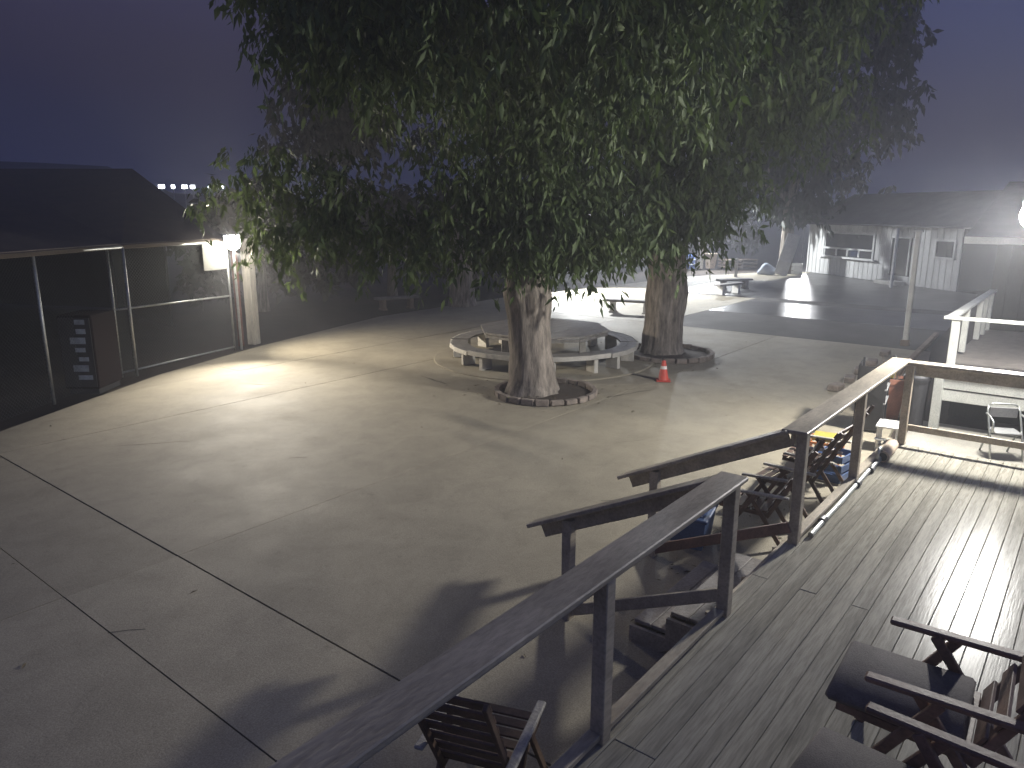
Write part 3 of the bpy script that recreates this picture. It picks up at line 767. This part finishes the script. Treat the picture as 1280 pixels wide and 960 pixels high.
prop(obj("cloth_heap", bm, M['pale_blue'], smooth=True), "pale blue and white heap of cloth beside the leaning white board", "heap")

t = empty("barrel", (46.9, 22.25, 0), 0, "bright blue barrel standing at the far edge of the yard", "barrel")
obj("drum", lathe(BM(), [(.38, 0), (.40, .05), (.40, .3), (.415, .32), (.40, .34), (.40, .62), (.415, .64), (.40, .66), (.40, .92), (.37, .96), (.34, .96), (.34, .93)], 24), M['barrel'], t)
for z in (.32, .64): obj("hoop", lathe(BM(), [(.418, z - .025), (.424, z), (.418, z + .025)], 24), M['trim'], t)
t = empty("yellow_bin", (48.2, 21.3, 0), R(20), "small pale yellow bin next to the blue barrel", "bin")
obj("tub", lathe(BM(), [(.30, 0), (.42, .9), (.44, .9), (.44, .95)], 4), M['pale_wood'], t)
obj("lid", box(BM(), (0, 0, .98), (.66, .66, .05), .01, Matrix.Rotation(R(45), 3, 'Z')), M['pale_wood'], t)
t = empty("bollard", (43.1, 17.4, 0), 0, "thin pale bollard behind the farther concrete bench", "bollard")
obj("shaft", tube(BM(), [(0, 0, 0), (0, 0, 1.0)], .09, 12), M['bench_conc'], t); obj("cap", lathe(BM(), [(.11, 1.0), (.11, 1.05), (.04, 1.1)], 12), M['bench_conc'], t)
t = empty("pallet_stack", (49.5, 19.9, 0), R(-35), "dark stack of wooden pallets beyond the bright concrete strip", "pallet")
for z in (.1, .32, .54):
    for y in (-.5, -.25, 0, .25, .5): obj("board", box(BM(), (0, y, z + .06), (2.4, .18, .03)), M['timber'], t)
    for x in (-1.1, 0, 1.1): obj("bearer", box(BM(), (x, 0, z - .01), (.1, 1.15, .11)), M['timber'], t)

# ------------------------------------------------------------------ benches and cone
def bench(loc, rz, label, L_=1.7, legm=None):
    t = empty("yard_bench", loc, rz, label, "bench", "benches set about the yard")
    obj("seat", box(BM(), (0, 0, .46), (L_, .42, .09), .015), M['bench_dark'], t)
    for s in (-1, 1):
        bm = BM(); box(bm, (s * L_ * .33, 0, .205), (.16, .36, .41), .012); box(bm, (s * L_ * .33, 0, .03), (.24, .40, .06), .01)
        obj("leg", bm, legm or M['bench_conc'], t)
    return t
bench((25.2, 14.35, 0), R(-75), "concrete bench with white legs left of the second big trunk", 2.0)
bench((33.9, 14.0, 0), R(-12), "farther bench with white legs standing on the dark asphalt", 1.9)
bench((36.3, 14.7, 0), R(-35), "low dark bench just behind the farther white legged bench", 1.9, M['bench_dark'])
bench((20.3, 22.2, 0), R(-20), "dim wooden bench in the dark behind the left tree", 1.8, M['timber'])
t = empty("traffic_cone", (15.38, 7.79, 0), 0.5, "red orange traffic cone with a pale band on the open concrete", "traffic cone")
obj("base", box(BM(), (0, 0, .018), (.33, .33, .036), .012), M['orange'], t)
obj("cone_body", lathe(BM(), [(.125, .036), (.118, .06), (.045, .47), (.03, .48)], 24), M['orange'], t, smooth=False)
obj("band", lathe(BM(), [(.0795, .29), (.0665, .36)], 24), M['reflect'], t)

# ------------------------------------------------------------------ round picnic table with its ring of benches
TC = Vector((15.9, 11.65, 0))
pad = obj("round_pad", lathe(BM(), [(2.95, -.1), (2.95, .022), (2.93, .03), (.01, .031)], 64, TC), M['concrete']); prop(pad, kind="structure")
t = empty("picnic_table", TC + Vector((0, 0, .03)), 0, "large eight sided picnic table of weathered planks beside the big trunk", "table")
NB = 14; RT = 1.78
octp = [(RT * math.cos(R(22.5 + 45 * k)), RT * math.sin(R(22.5 + 45 * k))) for k in range(8)]
for k in range(NB):
    x0 = -RT + 2 * RT * k / NB; x1 = x0 + 2 * RT / NB - .008
    p = clip(octp, -9, 9, x0, x1)
    if len(p) > 2:
        obj("plank", prism(BM(), p, .75 + random.uniform(-.003, .003), .795 + random.uniform(-.003, .003)), M['pic_top'], t)
for k in range(8):
    a, b = Vector((*octp[k - 1], .71)), Vector((*octp[k], .71))
    obj("apron", beam(BM(), a * .965, b * .965, .04, .075, .003), M['pic_top'], t)
for k in range(4):
    a = R(38 + 90 * k); obj("leg", box(BM(), (1.05 * math.cos(a), 1.05 * math.sin(a), .35), (.17, .17, .70), .01, Matrix.Rotation(a, 3, 'Z')), M['pic_leg'], t)
BL = ["pale ring bench segment {} of the round picnic table"]
where = ["at the far right", "on the far side", "on the far left side", "at the left end", "at the near left, with dark legs showing,", "nearest, half behind the gnarled trunk,", "at the near right, with a long front edge,", "at the right end by the second trunk"]
for k in range(8):
    a0, a1 = R(45 * k - 22.0 + 10), R(45 * k + 22.0 + 10)
    am = (a0 + a1) / 2
    s = empty("ring_bench", TC + Vector((0, 0, .03)), 0, "plank bench segment " + where[k] + " round the picnic table", "bench", "bench segments round the picnic table")
    dz = random.uniform(-.02, .02)
    for q, (r0, r1) in enumerate(((2.06, 2.26), (2.27, 2.48))):
        p = []
        for i in range(4): p.append((r1 * math.cos(a0 + (a1 - a0) * i / 3), r1 * math.sin(a0 + (a1 - a0) * i / 3)))
        for i in range(3, -1, -1): p.append((r0 * math.cos(a0 + (a1 - a0) * i / 3), r0 * math.sin(a0 + (a1 - a0) * i / 3)))
        obj("seat_plank", prism(BM(), p, .40 + dz, .445 + dz), M['pic_top'], s)
    p = []
    for i in range(4): p.append((2.53 * math.cos(a0 + (a1 - a0) * i / 3), 2.53 * math.sin(a0 + (a1 - a0) * i / 3)))
    for i in range(3, -1, -1): p.append((2.49 * math.cos(a0 + (a1 - a0) * i / 3), 2.49 * math.sin(a0 + (a1 - a0) * i / 3)))
    obj("front_edge", prism(BM(), p, .34 + dz, .449 + dz), M['pic_leg'], s)
    for f in (.2, .8):
        a = a0 + (a1 - a0) * f
        obj("leg", box(BM(), (2.26 * math.cos(a), 2.26 * math.sin(a), .2), (.34, .12, .40 + 2 * dz), .008, Matrix.Rotation(a, 3, 'Z')), M['pic_leg'], s)

# ------------------------------------------------------------------ fence, gate, posts at left
def chain_link(a, b, z0, z1, parent, step=0.085, r=0.0022):
    """woven wire between two points: every wire a thin three sided bar"""
    a, b = Vector(a), Vector(b); L_ = (b - a).length; d = (b - a).normalized(); Hh = z1 - z0
    V, F = [], []
    s = Vector((-d.y, d.x, 0))
    for sg in (1, -1):
        k = -Hh if sg > 0 else 0.0
        while k < (L_ if sg > 0 else L_ + Hh):
            t0, t1 = 0.0, Hh
            x0, x1 = k, k + sg * Hh
            if x0 < 0: t0 = -x0 / sg if sg > 0 else t0; x0 = 0
            if x1 > L_: t1 = t0 + (L_ - x0); x1 = L_
            if sg < 0:
                if k > L_: t0 = k - L_; x0 = L_
                if k - Hh < 0: t1 = k; x1 = 0
            if t1 - t0 > .05:
                p = a + d * x0 + Vector((0, 0, z0 + t0)); q = a + d * x1 + Vector((0, 0, z0 + t1))
                w_ = (q - p).normalized(); c = w_.cross(s)
                i = len(V)
                for e in (p, q):
                    for t_ in (0, 2.094, 4.189): V.append(e + s * (sg * .003) + (s * math.cos(t_) + c * math.sin(t_)) * r)
                for m in range(3): F.append((i + m, i + (m + 1) % 3, i + 3 + (m + 1) % 3, i + 3 + m))
            k += step
    o = arr_obj("wire_mesh", np.array([tuple(v) for v in V]), np.array(F), M['wire'], parent)
    o["kind"] = "stuff"
    return o
FZ = 3.05
t = empty("chain_link_fence", (0, 0, 0), 0, "tall chain link fence running left from the gate post into the dark", "fence")
pts = [(7.93, 17.91), (5.6, 16.55), (3.0, 14.7), (0.2, 12.6)]
for i in range(3):
    a, b = pts[i], pts[i + 1]
    obj("top_rail", tube(BM(), [(*a, FZ), (*b, FZ)], .03, 8), M['galv'], t, smooth=True)
    chain_link((*a, 0), (*b, 0), .06, FZ - .03, t)
for p in pts: obj("post", tube(BM(), [(*p, 0), (*p, FZ)], .036, 10), M['galv'], t, smooth=True)
t = empty("chain_link_gate", (0, 0, 0), 0, "wide chain link gate with a middle bar left of the floodlight", "gate")
g0, g1 = Vector((7.95, 18.1, 0)), Vector((11.25, 19.12, 0))
gd = (g1 - g0).normalized()
gl = g0 - gd * .35
obj("top_rail", tube(BM(), [gl + Vector((0, 0, FZ)), g1 + Vector((0, 0, FZ - .02))], .034, 8), M['galv'], t, smooth=True)
obj("middle_rail", tube(BM(), [gl + Vector((0, 0, 1.62)), g1 + Vector((0, 0, 1.55))], .026, 8), M['galv'], t, smooth=True)
obj("bottom_rail", tube(BM(), [gl + Vector((0, 0, .12)), g1 + Vector((0, 0, .10))], .026, 8), M['galv'], t, smooth=True)
obj("end_post", tube(BM(), [gl, gl + Vector((0, 0, FZ))], .03, 8), M['galv'], t, smooth=True)
obj("end_post", tube(BM(), [g1, g1 + Vector((0, 0, FZ))], .03, 8), M['galv'], t, smooth=True)
chain_link(gl, g1, .12, FZ - .03, t)
gs = g1 - gd * .52 - Vector((-gd.y, gd.x, 0)) * .06
o = obj("blank_sign", box(BM(), (0, 0, 0), (.86, .012, .70), .002, Matrix.Rotation(math.atan2(gd.y, gd.x), 3, 'Z')), M['grey_sign'], loc=gs + Vector((0, 0, 2.66)))
prop(o, "pale blank sign hanging at the top corner of the chain link gate", "sign")
t = empty("wooden_post", (12.17, 19.59, 0), .35, "thick pale wooden post standing right of the left floodlight", "post")
obj("shaft", box(BM(), (0, 0, 1.52), (.27, .27, 3.04), .015), M['post_wood'], t); obj("plate", box(BM(), (0, 0, 3.06), (.31, .31, .035)), M['galv'], t)
t = empty("red_post", (11.75, 19.6, 0), .2, "thin rusty red post between the gate and the thick wooden post", "post")
obj("shaft", box(BM(), (0, 0, 1.45), (.13, .13, 2.9), .006), M['red_post'], t); obj("cap", box(BM(), (0, 0, 2.92), (.17, .17, .04)), M['red_post'], t)
# dark roofed shelter behind the fence; its eave beam rests on the fence posts
t = empty("dark_shelter", (0, 0, 0), 0, "dark open shelter with a low brown roof behind the chain link fence", "shelter")
en = Vector((-.38, .925, 0))
E0, E1 = Vector((-2.5, 11.2, 0)), Vector((11.25, 19.12, 0))
k1, k2 = Vector((7.93, 17.91, 0)), Vector((3.0, 14.7, 0))
ev = [Vector((-2.5, 10.75, 3.10)), Vector((3.0, 14.72, 3.10)), Vector((7.93, 17.95, 3.10)), Vector((11.3, 19.15, 3.10))]
rd = [Vector((3.0, 38.0, 5.3)), Vector((6.6, 34.6, 5.3)), Vector((9.4, 31.4, 5.3)), Vector((12.75, 27.3, 5.3))]
bk = [Vector((a.x + (a.x - b.x) * .5, a.y + (a.y - b.y) * .5, 3.1)) for a, b in zip(rd, ev)]
def shell(name, quads, m, parent, th=.08):
    bm = BM()
    for q in quads:
        vs = [bm.verts.new(p) for p in q]; bm.faces.new(vs)
    bmesh.ops.remove_doubles(bm, verts=bm.verts, dist=.001)
    bmesh.ops.recalc_face_normals(bm, faces=bm.faces)
    bmesh.ops.solidify(bm, geom=bm.faces[:], thickness=th)
    return obj(name, bm, m, parent)
shell("roof", [(ev[i], ev[i + 1], rd[i + 1], rd[i]) for i in range(3)] + [(rd[i], rd[i + 1], bk[i + 1], bk[i]) for i in range(3)] + [(ev[3], bk[3], rd[3])], M['brown_roof'], t)
for i in range(3): obj("eave_beam", beam(BM(), ev[i] - Vector((0, 0, .03)) + en * .1, ev[i + 1] - Vector((0, 0, .03)) + en * .1, .06, .12), M['timber'], t)
for i in range(3): obj("rear_wall", beam(BM(), bk[i] * 1 - Vector((0, 0, 1.6)), bk[i + 1] - Vector((0, 0, 1.6)), .08, 3.0), M['dark_siding'], t)
obj("side_wall", beam(BM(), ev[3].lerp(bk[3], .45) - Vector((0, 0, 1.6)), bk[3] - Vector((0, 0, 1.6)), .08, 3.0), M['dark_siding'], t)
for v in bk: obj("post", box(BM(), (v.x, v.y, 1.5), (.14, .14, 3.0)), M['timber'], t)
# machine by the fence
t = empty("drinks_machine", (6.78, 17.2, 0), R(38), "dark red drinks machine with a pale graphic strip, against the fence", "vending machine")
obj("cabinet", box(BM(), (0, .1, .92), (.95, .75, 1.6), .02), M['red_machine'], t)
obj("plinth", box(BM(), (0, .1, .06), (.85, .65, .12)), M['black'], t)
fp = obj("front_panel", box(BM(), (-.487, .1, .92), (.02, .68, 1.5), .004), M['black'], t)
random.seed(4)
for k in range(7):
    z = 1.58 - .2 * k; w_ = random.uniform(.18, .34)
    obj("graphic_patch", box(BM(), (-.503, .02 + random.uniform(-.06, .06), z), (.006, w_, random.uniform(.07, .16))), M['pale_graphic'], fp)

# far row of lights on the ridge
for k, x in enumerate((0, 1.0, 2.0, 2.7, 4.2, 5.4)):
    a = R(38.7 + 24.6 - x * .72)
    d = Vector((math.cos(a), math.sin(a), 0)) * 105
    t = empty("distant_lamp", d, a, None, "lamp", "row of far lights on the skyline")
    t["label"] = ["leftmost far white light low on the skyline above the gate", "second far white light from the left on the skyline", "third far white light of the skyline row", "fourth far white light of the skyline row", "small dim far light, last but one in the skyline row", "rightmost faint far light, nearest the tree leaves"][k]
    obj("pole", tube(BM(), [(0, 0, 0), (0, 0, 6.5)], .06, 6), M['lamp_off'], t)
    sz = (1.7, 1.0, 1.6, 1.3, .7, .5)[k]
    obj("lamp_head", box(BM(), (0, 0, 6.7), (.2, sz * .42, .42 if k < 4 else .28)), M['lamp_far'], t)

# ------------------------------------------------------------------ trees
rng = np.random.default_rng(11)
def leaves(centers, per, L_, wid, droop, seed, spread=0.32):
    """drooping leaf sprays: per leaves hang from each centre along a bending twig"""
    g = np.random.default_rng(seed)
    n = len(centers)
    out = g.normal(size=(n, 3)); out[:, 2] = np.abs(out[:, 2]) * .2; out /= np.linalg.norm(out, axis=1)[:, None]
    tt = g.random((n, per)) ** .8
    tw = g.uniform(.35, .8, n)[:, None]
    B = centers[:, None, :] + out[:, None, :] * (tt * spread * 1.6)[..., None]
    B[..., 2] -= tw * tt ** 2 * 1.1
    B += g.normal(scale=.05, size=B.shape)
    D = g.normal(scale=.55, size=(n, per, 3)) + out[:, None, :] * .35
    D[..., 2] -= droop
    D /= np.linalg.norm(D, axis=2)[..., None]
    B = B.reshape(-1, 3); D = D.reshape(-1, 3)
    m = len(B)
    S = np.cross(D, g.normal(size=(m, 3))); S /= np.linalg.norm(S, axis=1)[:, None] + 1e-9
    Nn = np.cross(S, D)
    ln = (L_ * g.uniform(.4, 1.45, m))[:, None]
    wd = ln * wid * g.uniform(.8, 1.2, m)[:, None]
    mid = B + D * ln * .42
    tip = B + D * ln + np.array([0, 0, -1.0]) * ln * .12
    V = np.stack([B, mid + S * wd + Nn * wd * .35, tip, mid - S * wd + Nn * wd * .35], 1).reshape(-1, 3)
    i = np.arange(m)[:, None] * 4
    F = np.concatenate([i + np.array([[0, 1, 2]]), i + np.array([[0, 2, 3]])], 1).reshape(-1, 3)
    return V, F

def crown_points(c, rad, n, seed, lobes=34, lower=-0.35):
    """centres gathered in lobes through an ellipsoid, thicker near the outside"""
    g = np.random.default_rng(seed)
    c = np.array(c); rad = np.array(rad)
    d = g.normal(size=(lobes * 3, 3)); d /= np.linalg.norm(d, axis=1)[:, None]
    d = d[d[:, 2] > lower * 1.6][:lobes]
    rr = g.uniform(.55, .95, len(d))
    lc_ = c + d * rad * rr[:, None]
    lr = g.uniform(.22, .36, len(d))
    k = g.integers(0, len(d), n)
    e = g.normal(size=(n, 3)); e /= np.linalg.norm(e, axis=1)[:, None]
    e *= (g.random(n) ** .45)[:, None]
    P_ = lc_[k] + e * rad.min() * lr[k][:, None] * np.array([1.15, 1.15, .95])
    return P_, lc_

def bark_trunk(parent, pts, radii, seed, seg=36, rough=.11, name="trunk"):
    """trunk with flared foot, furrows and knots"""
    bm = BM(); P_ = [Vector(p) for p in pts]
    fine, fr = [], []
    for i in range(len(P_) - 1):
        m = 8
        for k in range(m): 
            f = k / m; fine.append(P_[i].lerp(P_[i + 1], f)); fr.append(radii[i] * (1 - f) + radii[i + 1] * f)
    fine.append(P_[-1]); fr.append(radii[-1])
    rings = []
    for i, p in enumerate(fine):
        ring = []
        for k in range(seg):
            a = 2 * PI * k / seg
            q = Vector((math.cos(a) * 3.0, math.sin(a) * 3.0, p.z * .55 + seed))
            r = fr[i] * (1 + rough * noise.noise(q) + rough * .9 * abs(noise.noise(q * 2.6)) + .085 * noise.noise(Vector((math.cos(a) * 9, math.sin(a) * 9, p.z * 1.3 + seed))))
            ring.append(bm.verts.new(p + Vector((math.cos(a) * r, math.sin(a) * r, 0))))
        rings.append(ring)
    for i in range(len(rings) - 1):
        for k in range(seg): bm.faces.new((rings[i][k], rings[i][(k + 1) % seg], rings[i + 1][(k + 1) % seg], rings[i + 1][k]))
    bm.faces.new(rings[-1])
    return obj(name, bm, M['bark'], parent, smooth=True)

def limb(parent, p, q, r0, r1, bow=.6):
    p, q = Vector(p), Vector(q); pts = []
    for i in range(7):
        f = i / 6; m = p.lerp(q, f); m.z += bow * math.sin(PI * f) * .5
        m += Vector((noise.noise(m * .7), noise.noise(m * .7 + Vector((9, 0, 0))), 0)) * .25 * math.sin(PI * f)
        pts.append(m)
    bm = tube(BM(), pts, [r0 + (r1 - r0) * i / 6 for i in range(7)], 10)
    return obj("limb", bm, M['bark'], parent, smooth=True)

def tree(loc, label, trunk, crown, nclus, per, L_, wid, seed, m, extra=None, nl=7, lobes=34, group="trees round the yard", droop=1.1, limb_r=.18, mask=None, zlow=0.0):
    t = empty("tree", loc, 0, label, "tree", group)
    bark_trunk(t, trunk[0], trunk[1], seed)
    top = Vector(trunk[0][-1])
    P_, lc_ = crown_points(*crown, nclus, seed, lobes)
    P_ = P_[P_[:, 2] > zlow]
    if extra is not None: P_ = np.concatenate([P_, extra])
    if mask is not None: P_ = P_[mask(P_)]
    A_ = np.array([0 - loc[0], 0 - loc[1], 3.9]); B_ = np.array([11.2 - loc[0], 18.85 - loc[1], 3.08])
    ab = B_ - A_; tq = np.clip(((P_ - A_) @ ab) / (ab @ ab), 0, 1)
    dist = np.linalg.norm(P_ + np.array([0, 0, -.35]) - (A_ + tq[:, None] * ab), axis=1)
    P_ = P_[dist > .62]
    order = np.argsort(lc_[:, 2])
    for k in order[np.linspace(len(order) * .45, len(order) - 1, nl).astype(int)]:
        limb(t, top - Vector((0, 0, .25)), lc_[k] * .45, limb_r, .03)
    V, F = leaves(P_, per, L_, wid, droop, seed + 50)
    o = arr_obj("crown", V, F, m, t); o["kind"] = "stuff"
    return t

# tree 1: the near one with the gnarled fork; skirts of leaves hang to about 2.6 m
def skirt(pts, n, seed, sp=(.5, .5, .35)):
    g = np.random.default_rng(seed); P_ = np.array(pts, float)
    k = g.integers(0, len(P_), n)
    return P_[k] + g.normal(size=(n, 3)) * np.array(sp)
def cam_xy(px, dist, z, base):
    """world point at a given bearing pixel and distance, relative to base"""
    X = (px - 640) / 925.0 * dist
    return (X * .6252 + dist * .7804 - base[0], -X * .7804 + dist * .6252 - base[1], z)
b1 = (12.48, 9.44)
sk = [cam_xy(*p, b1) for p in ((300, 17.5, 4.2), (300, 18, 3.6), (330, 18, 3.3), (390, 16, 3.9), (400, 15, 3.6), (450, 15.5, 3.75), (480, 15, 3.6), (510, 15.5, 3.5), (530, 15.5, 3.5), (560, 15.5, 3.9), (600, 15.2, 3.8), (630, 14.8, 3.2), (625, 15, 3.5), (690, 14.6, 3.5), (700, 15.3, 4.0), (720, 15, 3.35), (745, 15.3, 3.5), (770, 15, 3.6), (780, 16, 4.0), (640, 14.6, 4.6), (430, 15, 4.6), (340, 17, 5.0))]
ext1 = np.concatenate([skirt(sk, 650, 3, (.45, .45, .30)), skirt([(0, 0, 4.4), (.8, -.3, 4.2), (-.8, .3, 4.6), (0, 0, 5.6)], 420, 13, (.8, .8, .7))])
tree((b1[0], b1[1], 0), "big gnarled tree with a hollow fork beside the round picnic table", (
    [(0, 0, -.05), (0, 0, .3), (-.02, .03, .9), (-.05, .08, 1.6), (-.08, .1, 2.2), (-.06, .12, 2.6)], [.62, .50, .44, .43, .50, .42]),
    ((-.35, .45, 8.2), (4.9, 4.9, 5.2)), 5000, 15, .20, .17, 21, M['leaf'], ext1, nl=5, lobes=60, limb_r=.13, zlow=3.9)
b2 = (18.41, 9.39)
sk = [cam_xy(*p, b2) for p in ((700, 19, 3.5), (730, 19, 3.6), (760, 19, 3.5), (800, 19, 3.6), (830, 19, 3.9), (860, 19, 3.8), (880, 19.5, 3.9), (895, 19.5, 4.4), (880, 19, 5.0), (850, 18.5, 4.4), (800, 18.5, 4.6), (860, 19, 6.0), (890, 19.5, 6.3), (770, 18.5, 4.0), (740, 18.5, 4.5))]
ext2 = np.concatenate([skirt(sk, 650, 4, (.5, .5, .35)), skirt([(0, 0, 4.6), (.8, -.3, 4.6), (-.8, .3, 4.8), (0, 0, 5.8)], 420, 14, (.8, .8, .7))])
tree((b2[0], b2[1], 0), "second big tree with a stout straight trunk behind the picnic table", (
    [(0, 0, -.05), (0, 0, .25), (0, 0, .9), (.02, -.03, 1.7), (.02, -.02, 2.4), (0, 0, 3.0)], [.66, .54, .50, .56, .50, .46]),
    ((.6, .6, 8.6), (5.0, 5.0, 5.6)), 4200, 14, .22, .17, 33, M['leaf'], ext2, nl=5, lobes=50, limb_r=.14, zlow=3.9)
b3 = (22.75, 20.9)
tree((b3[0], b3[1], 0), "dim trunk in the dark left of the near tree, under the crowns", (
    [(0, 0, -.1), (0, 0, .3), (0, .05, 1.5), (.05, .1, 3.2)], [.62, .52, .46, .42]),
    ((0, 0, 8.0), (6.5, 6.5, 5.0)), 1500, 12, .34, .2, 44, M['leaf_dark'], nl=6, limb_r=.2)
b4 = (47.3, 15.9)
tree((b4[0], b4[1], 0), "tall dark tree rising at the left corner of the pale shed", (
    [(0, 0, -.1), (0, 0, .3), (0, .05, 1.5), (.05, .1, 4.5)], [.5, .42, .36, .3]),
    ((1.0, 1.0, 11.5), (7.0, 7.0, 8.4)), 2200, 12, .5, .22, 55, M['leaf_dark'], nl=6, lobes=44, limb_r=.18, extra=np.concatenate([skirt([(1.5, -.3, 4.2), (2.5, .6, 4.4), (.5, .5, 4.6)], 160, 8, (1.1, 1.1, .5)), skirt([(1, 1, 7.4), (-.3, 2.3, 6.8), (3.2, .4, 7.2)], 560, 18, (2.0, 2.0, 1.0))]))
# dark trees and bushes closing the view behind the yard
def bg_tree(x, y, h, r, seed, label, low=0.3):
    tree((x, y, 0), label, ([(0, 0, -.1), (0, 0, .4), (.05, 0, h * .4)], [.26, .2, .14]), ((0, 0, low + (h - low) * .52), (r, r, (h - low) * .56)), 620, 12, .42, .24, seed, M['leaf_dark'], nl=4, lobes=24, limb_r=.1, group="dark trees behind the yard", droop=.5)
bgs = [(17.0, 26.5, 4.6, 3.0, "dark bushy tree behind the left floodlight"), (23.5, 26.0, 5.2, 3.4, "dark bushy tree behind the dim bench"),
       (30.0, 26.5, 5.6, 3.6, "dark bushy tree behind the dim trunk"), (37.5, 26.0, 5.8, 3.8, "dark bushy tree behind the white lit concrete"),
       (45.5, 28.0, 6.5, 4.2, "dark tree left of the blue barrel"), (53.0, 28.5, 6.0, 4.2, "dark tree behind the blue barrel"),
       (57.0, 25.5, 5.5, 3.8, "dark bushy tree behind the pallet stack")]
for i, (x, y, h, r, lab) in enumerate(bgs): bg_tree(x, y, h, r, 70 + i, lab)

# soil rings with edging stones
def soil_ring(c, rx, label, n, seed):
    g = random.Random(seed)
    bm = BM(); lathe(bm, [(rx, .0), (rx, .02), (rx * .6, .05), (.4, .07)], 36)
    o = obj("soil_bed", bm, M['soil'], loc=(c[0], c[1], .003)); prop(o, kind="structure")
    t = empty("edging_ring", (c[0], c[1], 0), 0, label, "edging", "stone edging rings round the trunks")
    for k in range(n):
        a = 2 * PI * k / n
        w_ = 2 * PI * rx / n * .93
        bm = box(BM(), (0, 0, .04), (.11, w_, .12 + g.uniform(-.02, .02)), .012)
        obj("edging_stone", bm, M['brick'], t, loc=((rx + .06 + g.uniform(-.02, .02)) * math.cos(a), (rx + .06) * math.sin(a), .03), rot=(g.uniform(-.06, .06), 0, a + g.uniform(-.06, .06)))
soil_ring((12.65, 9.2), 1.0, "ring of edging stones round the gnarled near trunk", 22, 1)
soil_ring((18.3, 9.2), 1.15, "ring of edging stones round the stout second trunk", 24, 2)

# fallen leaves and grit under the trees and along the edges
g = np.random.default_rng(9); n = 1500
cx = np.concatenate([g.normal(12.6, .8, 150), g.normal(18.3, .9, 130), g.uniform(0, 24, 50), g.uniform(5.5, 12, 120)])
cy = np.concatenate([g.normal(9.3, .8, 150), g.normal(9.3, .9, 130), g.uniform(3.0, 16, 50), g.normal(2.9, .35, 120)])
keep = (cy > 2.45) & (np.hypot(cx - TC.x, cy - TC.y) > 2.0)
cx, cy = cx[keep], cy[keep]; n = len(cx)
an = g.uniform(0, 6.28, n); ln = g.uniform(.02, .055, n); wd = ln * g.uniform(.15, .3, n)
dx, dy = np.cos(an) * ln, np.sin(an) * ln; sx, sy = -np.sin(an) * wd, np.cos(an) * wd
z0 = np.where(np.hypot(cx - 12.65, cy - 9.2) < 1.05, .085, np.where(np.hypot(cx - 18.3, cy - 9.2) < 1.2, .085, .036 * (np.hypot(cx - TC.x, cy - TC.y) < 3) + .008))
V = np.stack([np.stack([cx - dx, cy - dy, z0], 1), np.stack([cx + sx, cy + sy, z0 + g.uniform(.002, .02, n)], 1), np.stack([cx + dx, cy + dy, z0], 1), np.stack([cx - sx, cy - sy, z0 + .002], 1)], 1).reshape(-1, 3)
i4 = np.arange(n)[:, None] * 4
o = arr_obj("fallen_leaves", V, np.concatenate([i4 + np.array([[0, 1, 2]]), i4 + np.array([[0, 2, 3]])], 1).reshape(-1, 3), M['litter']); prop(o, kind="stuff")

# ------------------------------------------------------------------ haze volume added for lamp glare and lifted darks
hz = bpy.data.materials.new("glare_haze"); hz.use_nodes = True
nt = hz.node_tree
nt.nodes.remove(nt.nodes["Principled BSDF"])
pv = nt.nodes.new("ShaderNodeVolumePrincipled")
pv.inputs["Color"].default_value = (0.92, 0.93, 1.0, 1)
pv.inputs["Density"].default_value = 0.0042
pv.inputs["Anisotropy"].default_value = 0.35
nt.links.new(pv.outputs[0], nt.nodes["Material Output"].inputs["Volume"])
bm = BM(); box(bm, (0, 0, 12.0), (1000, 1000, 27.0))
prop(obj("haze", bm, hz), kind="stuff")
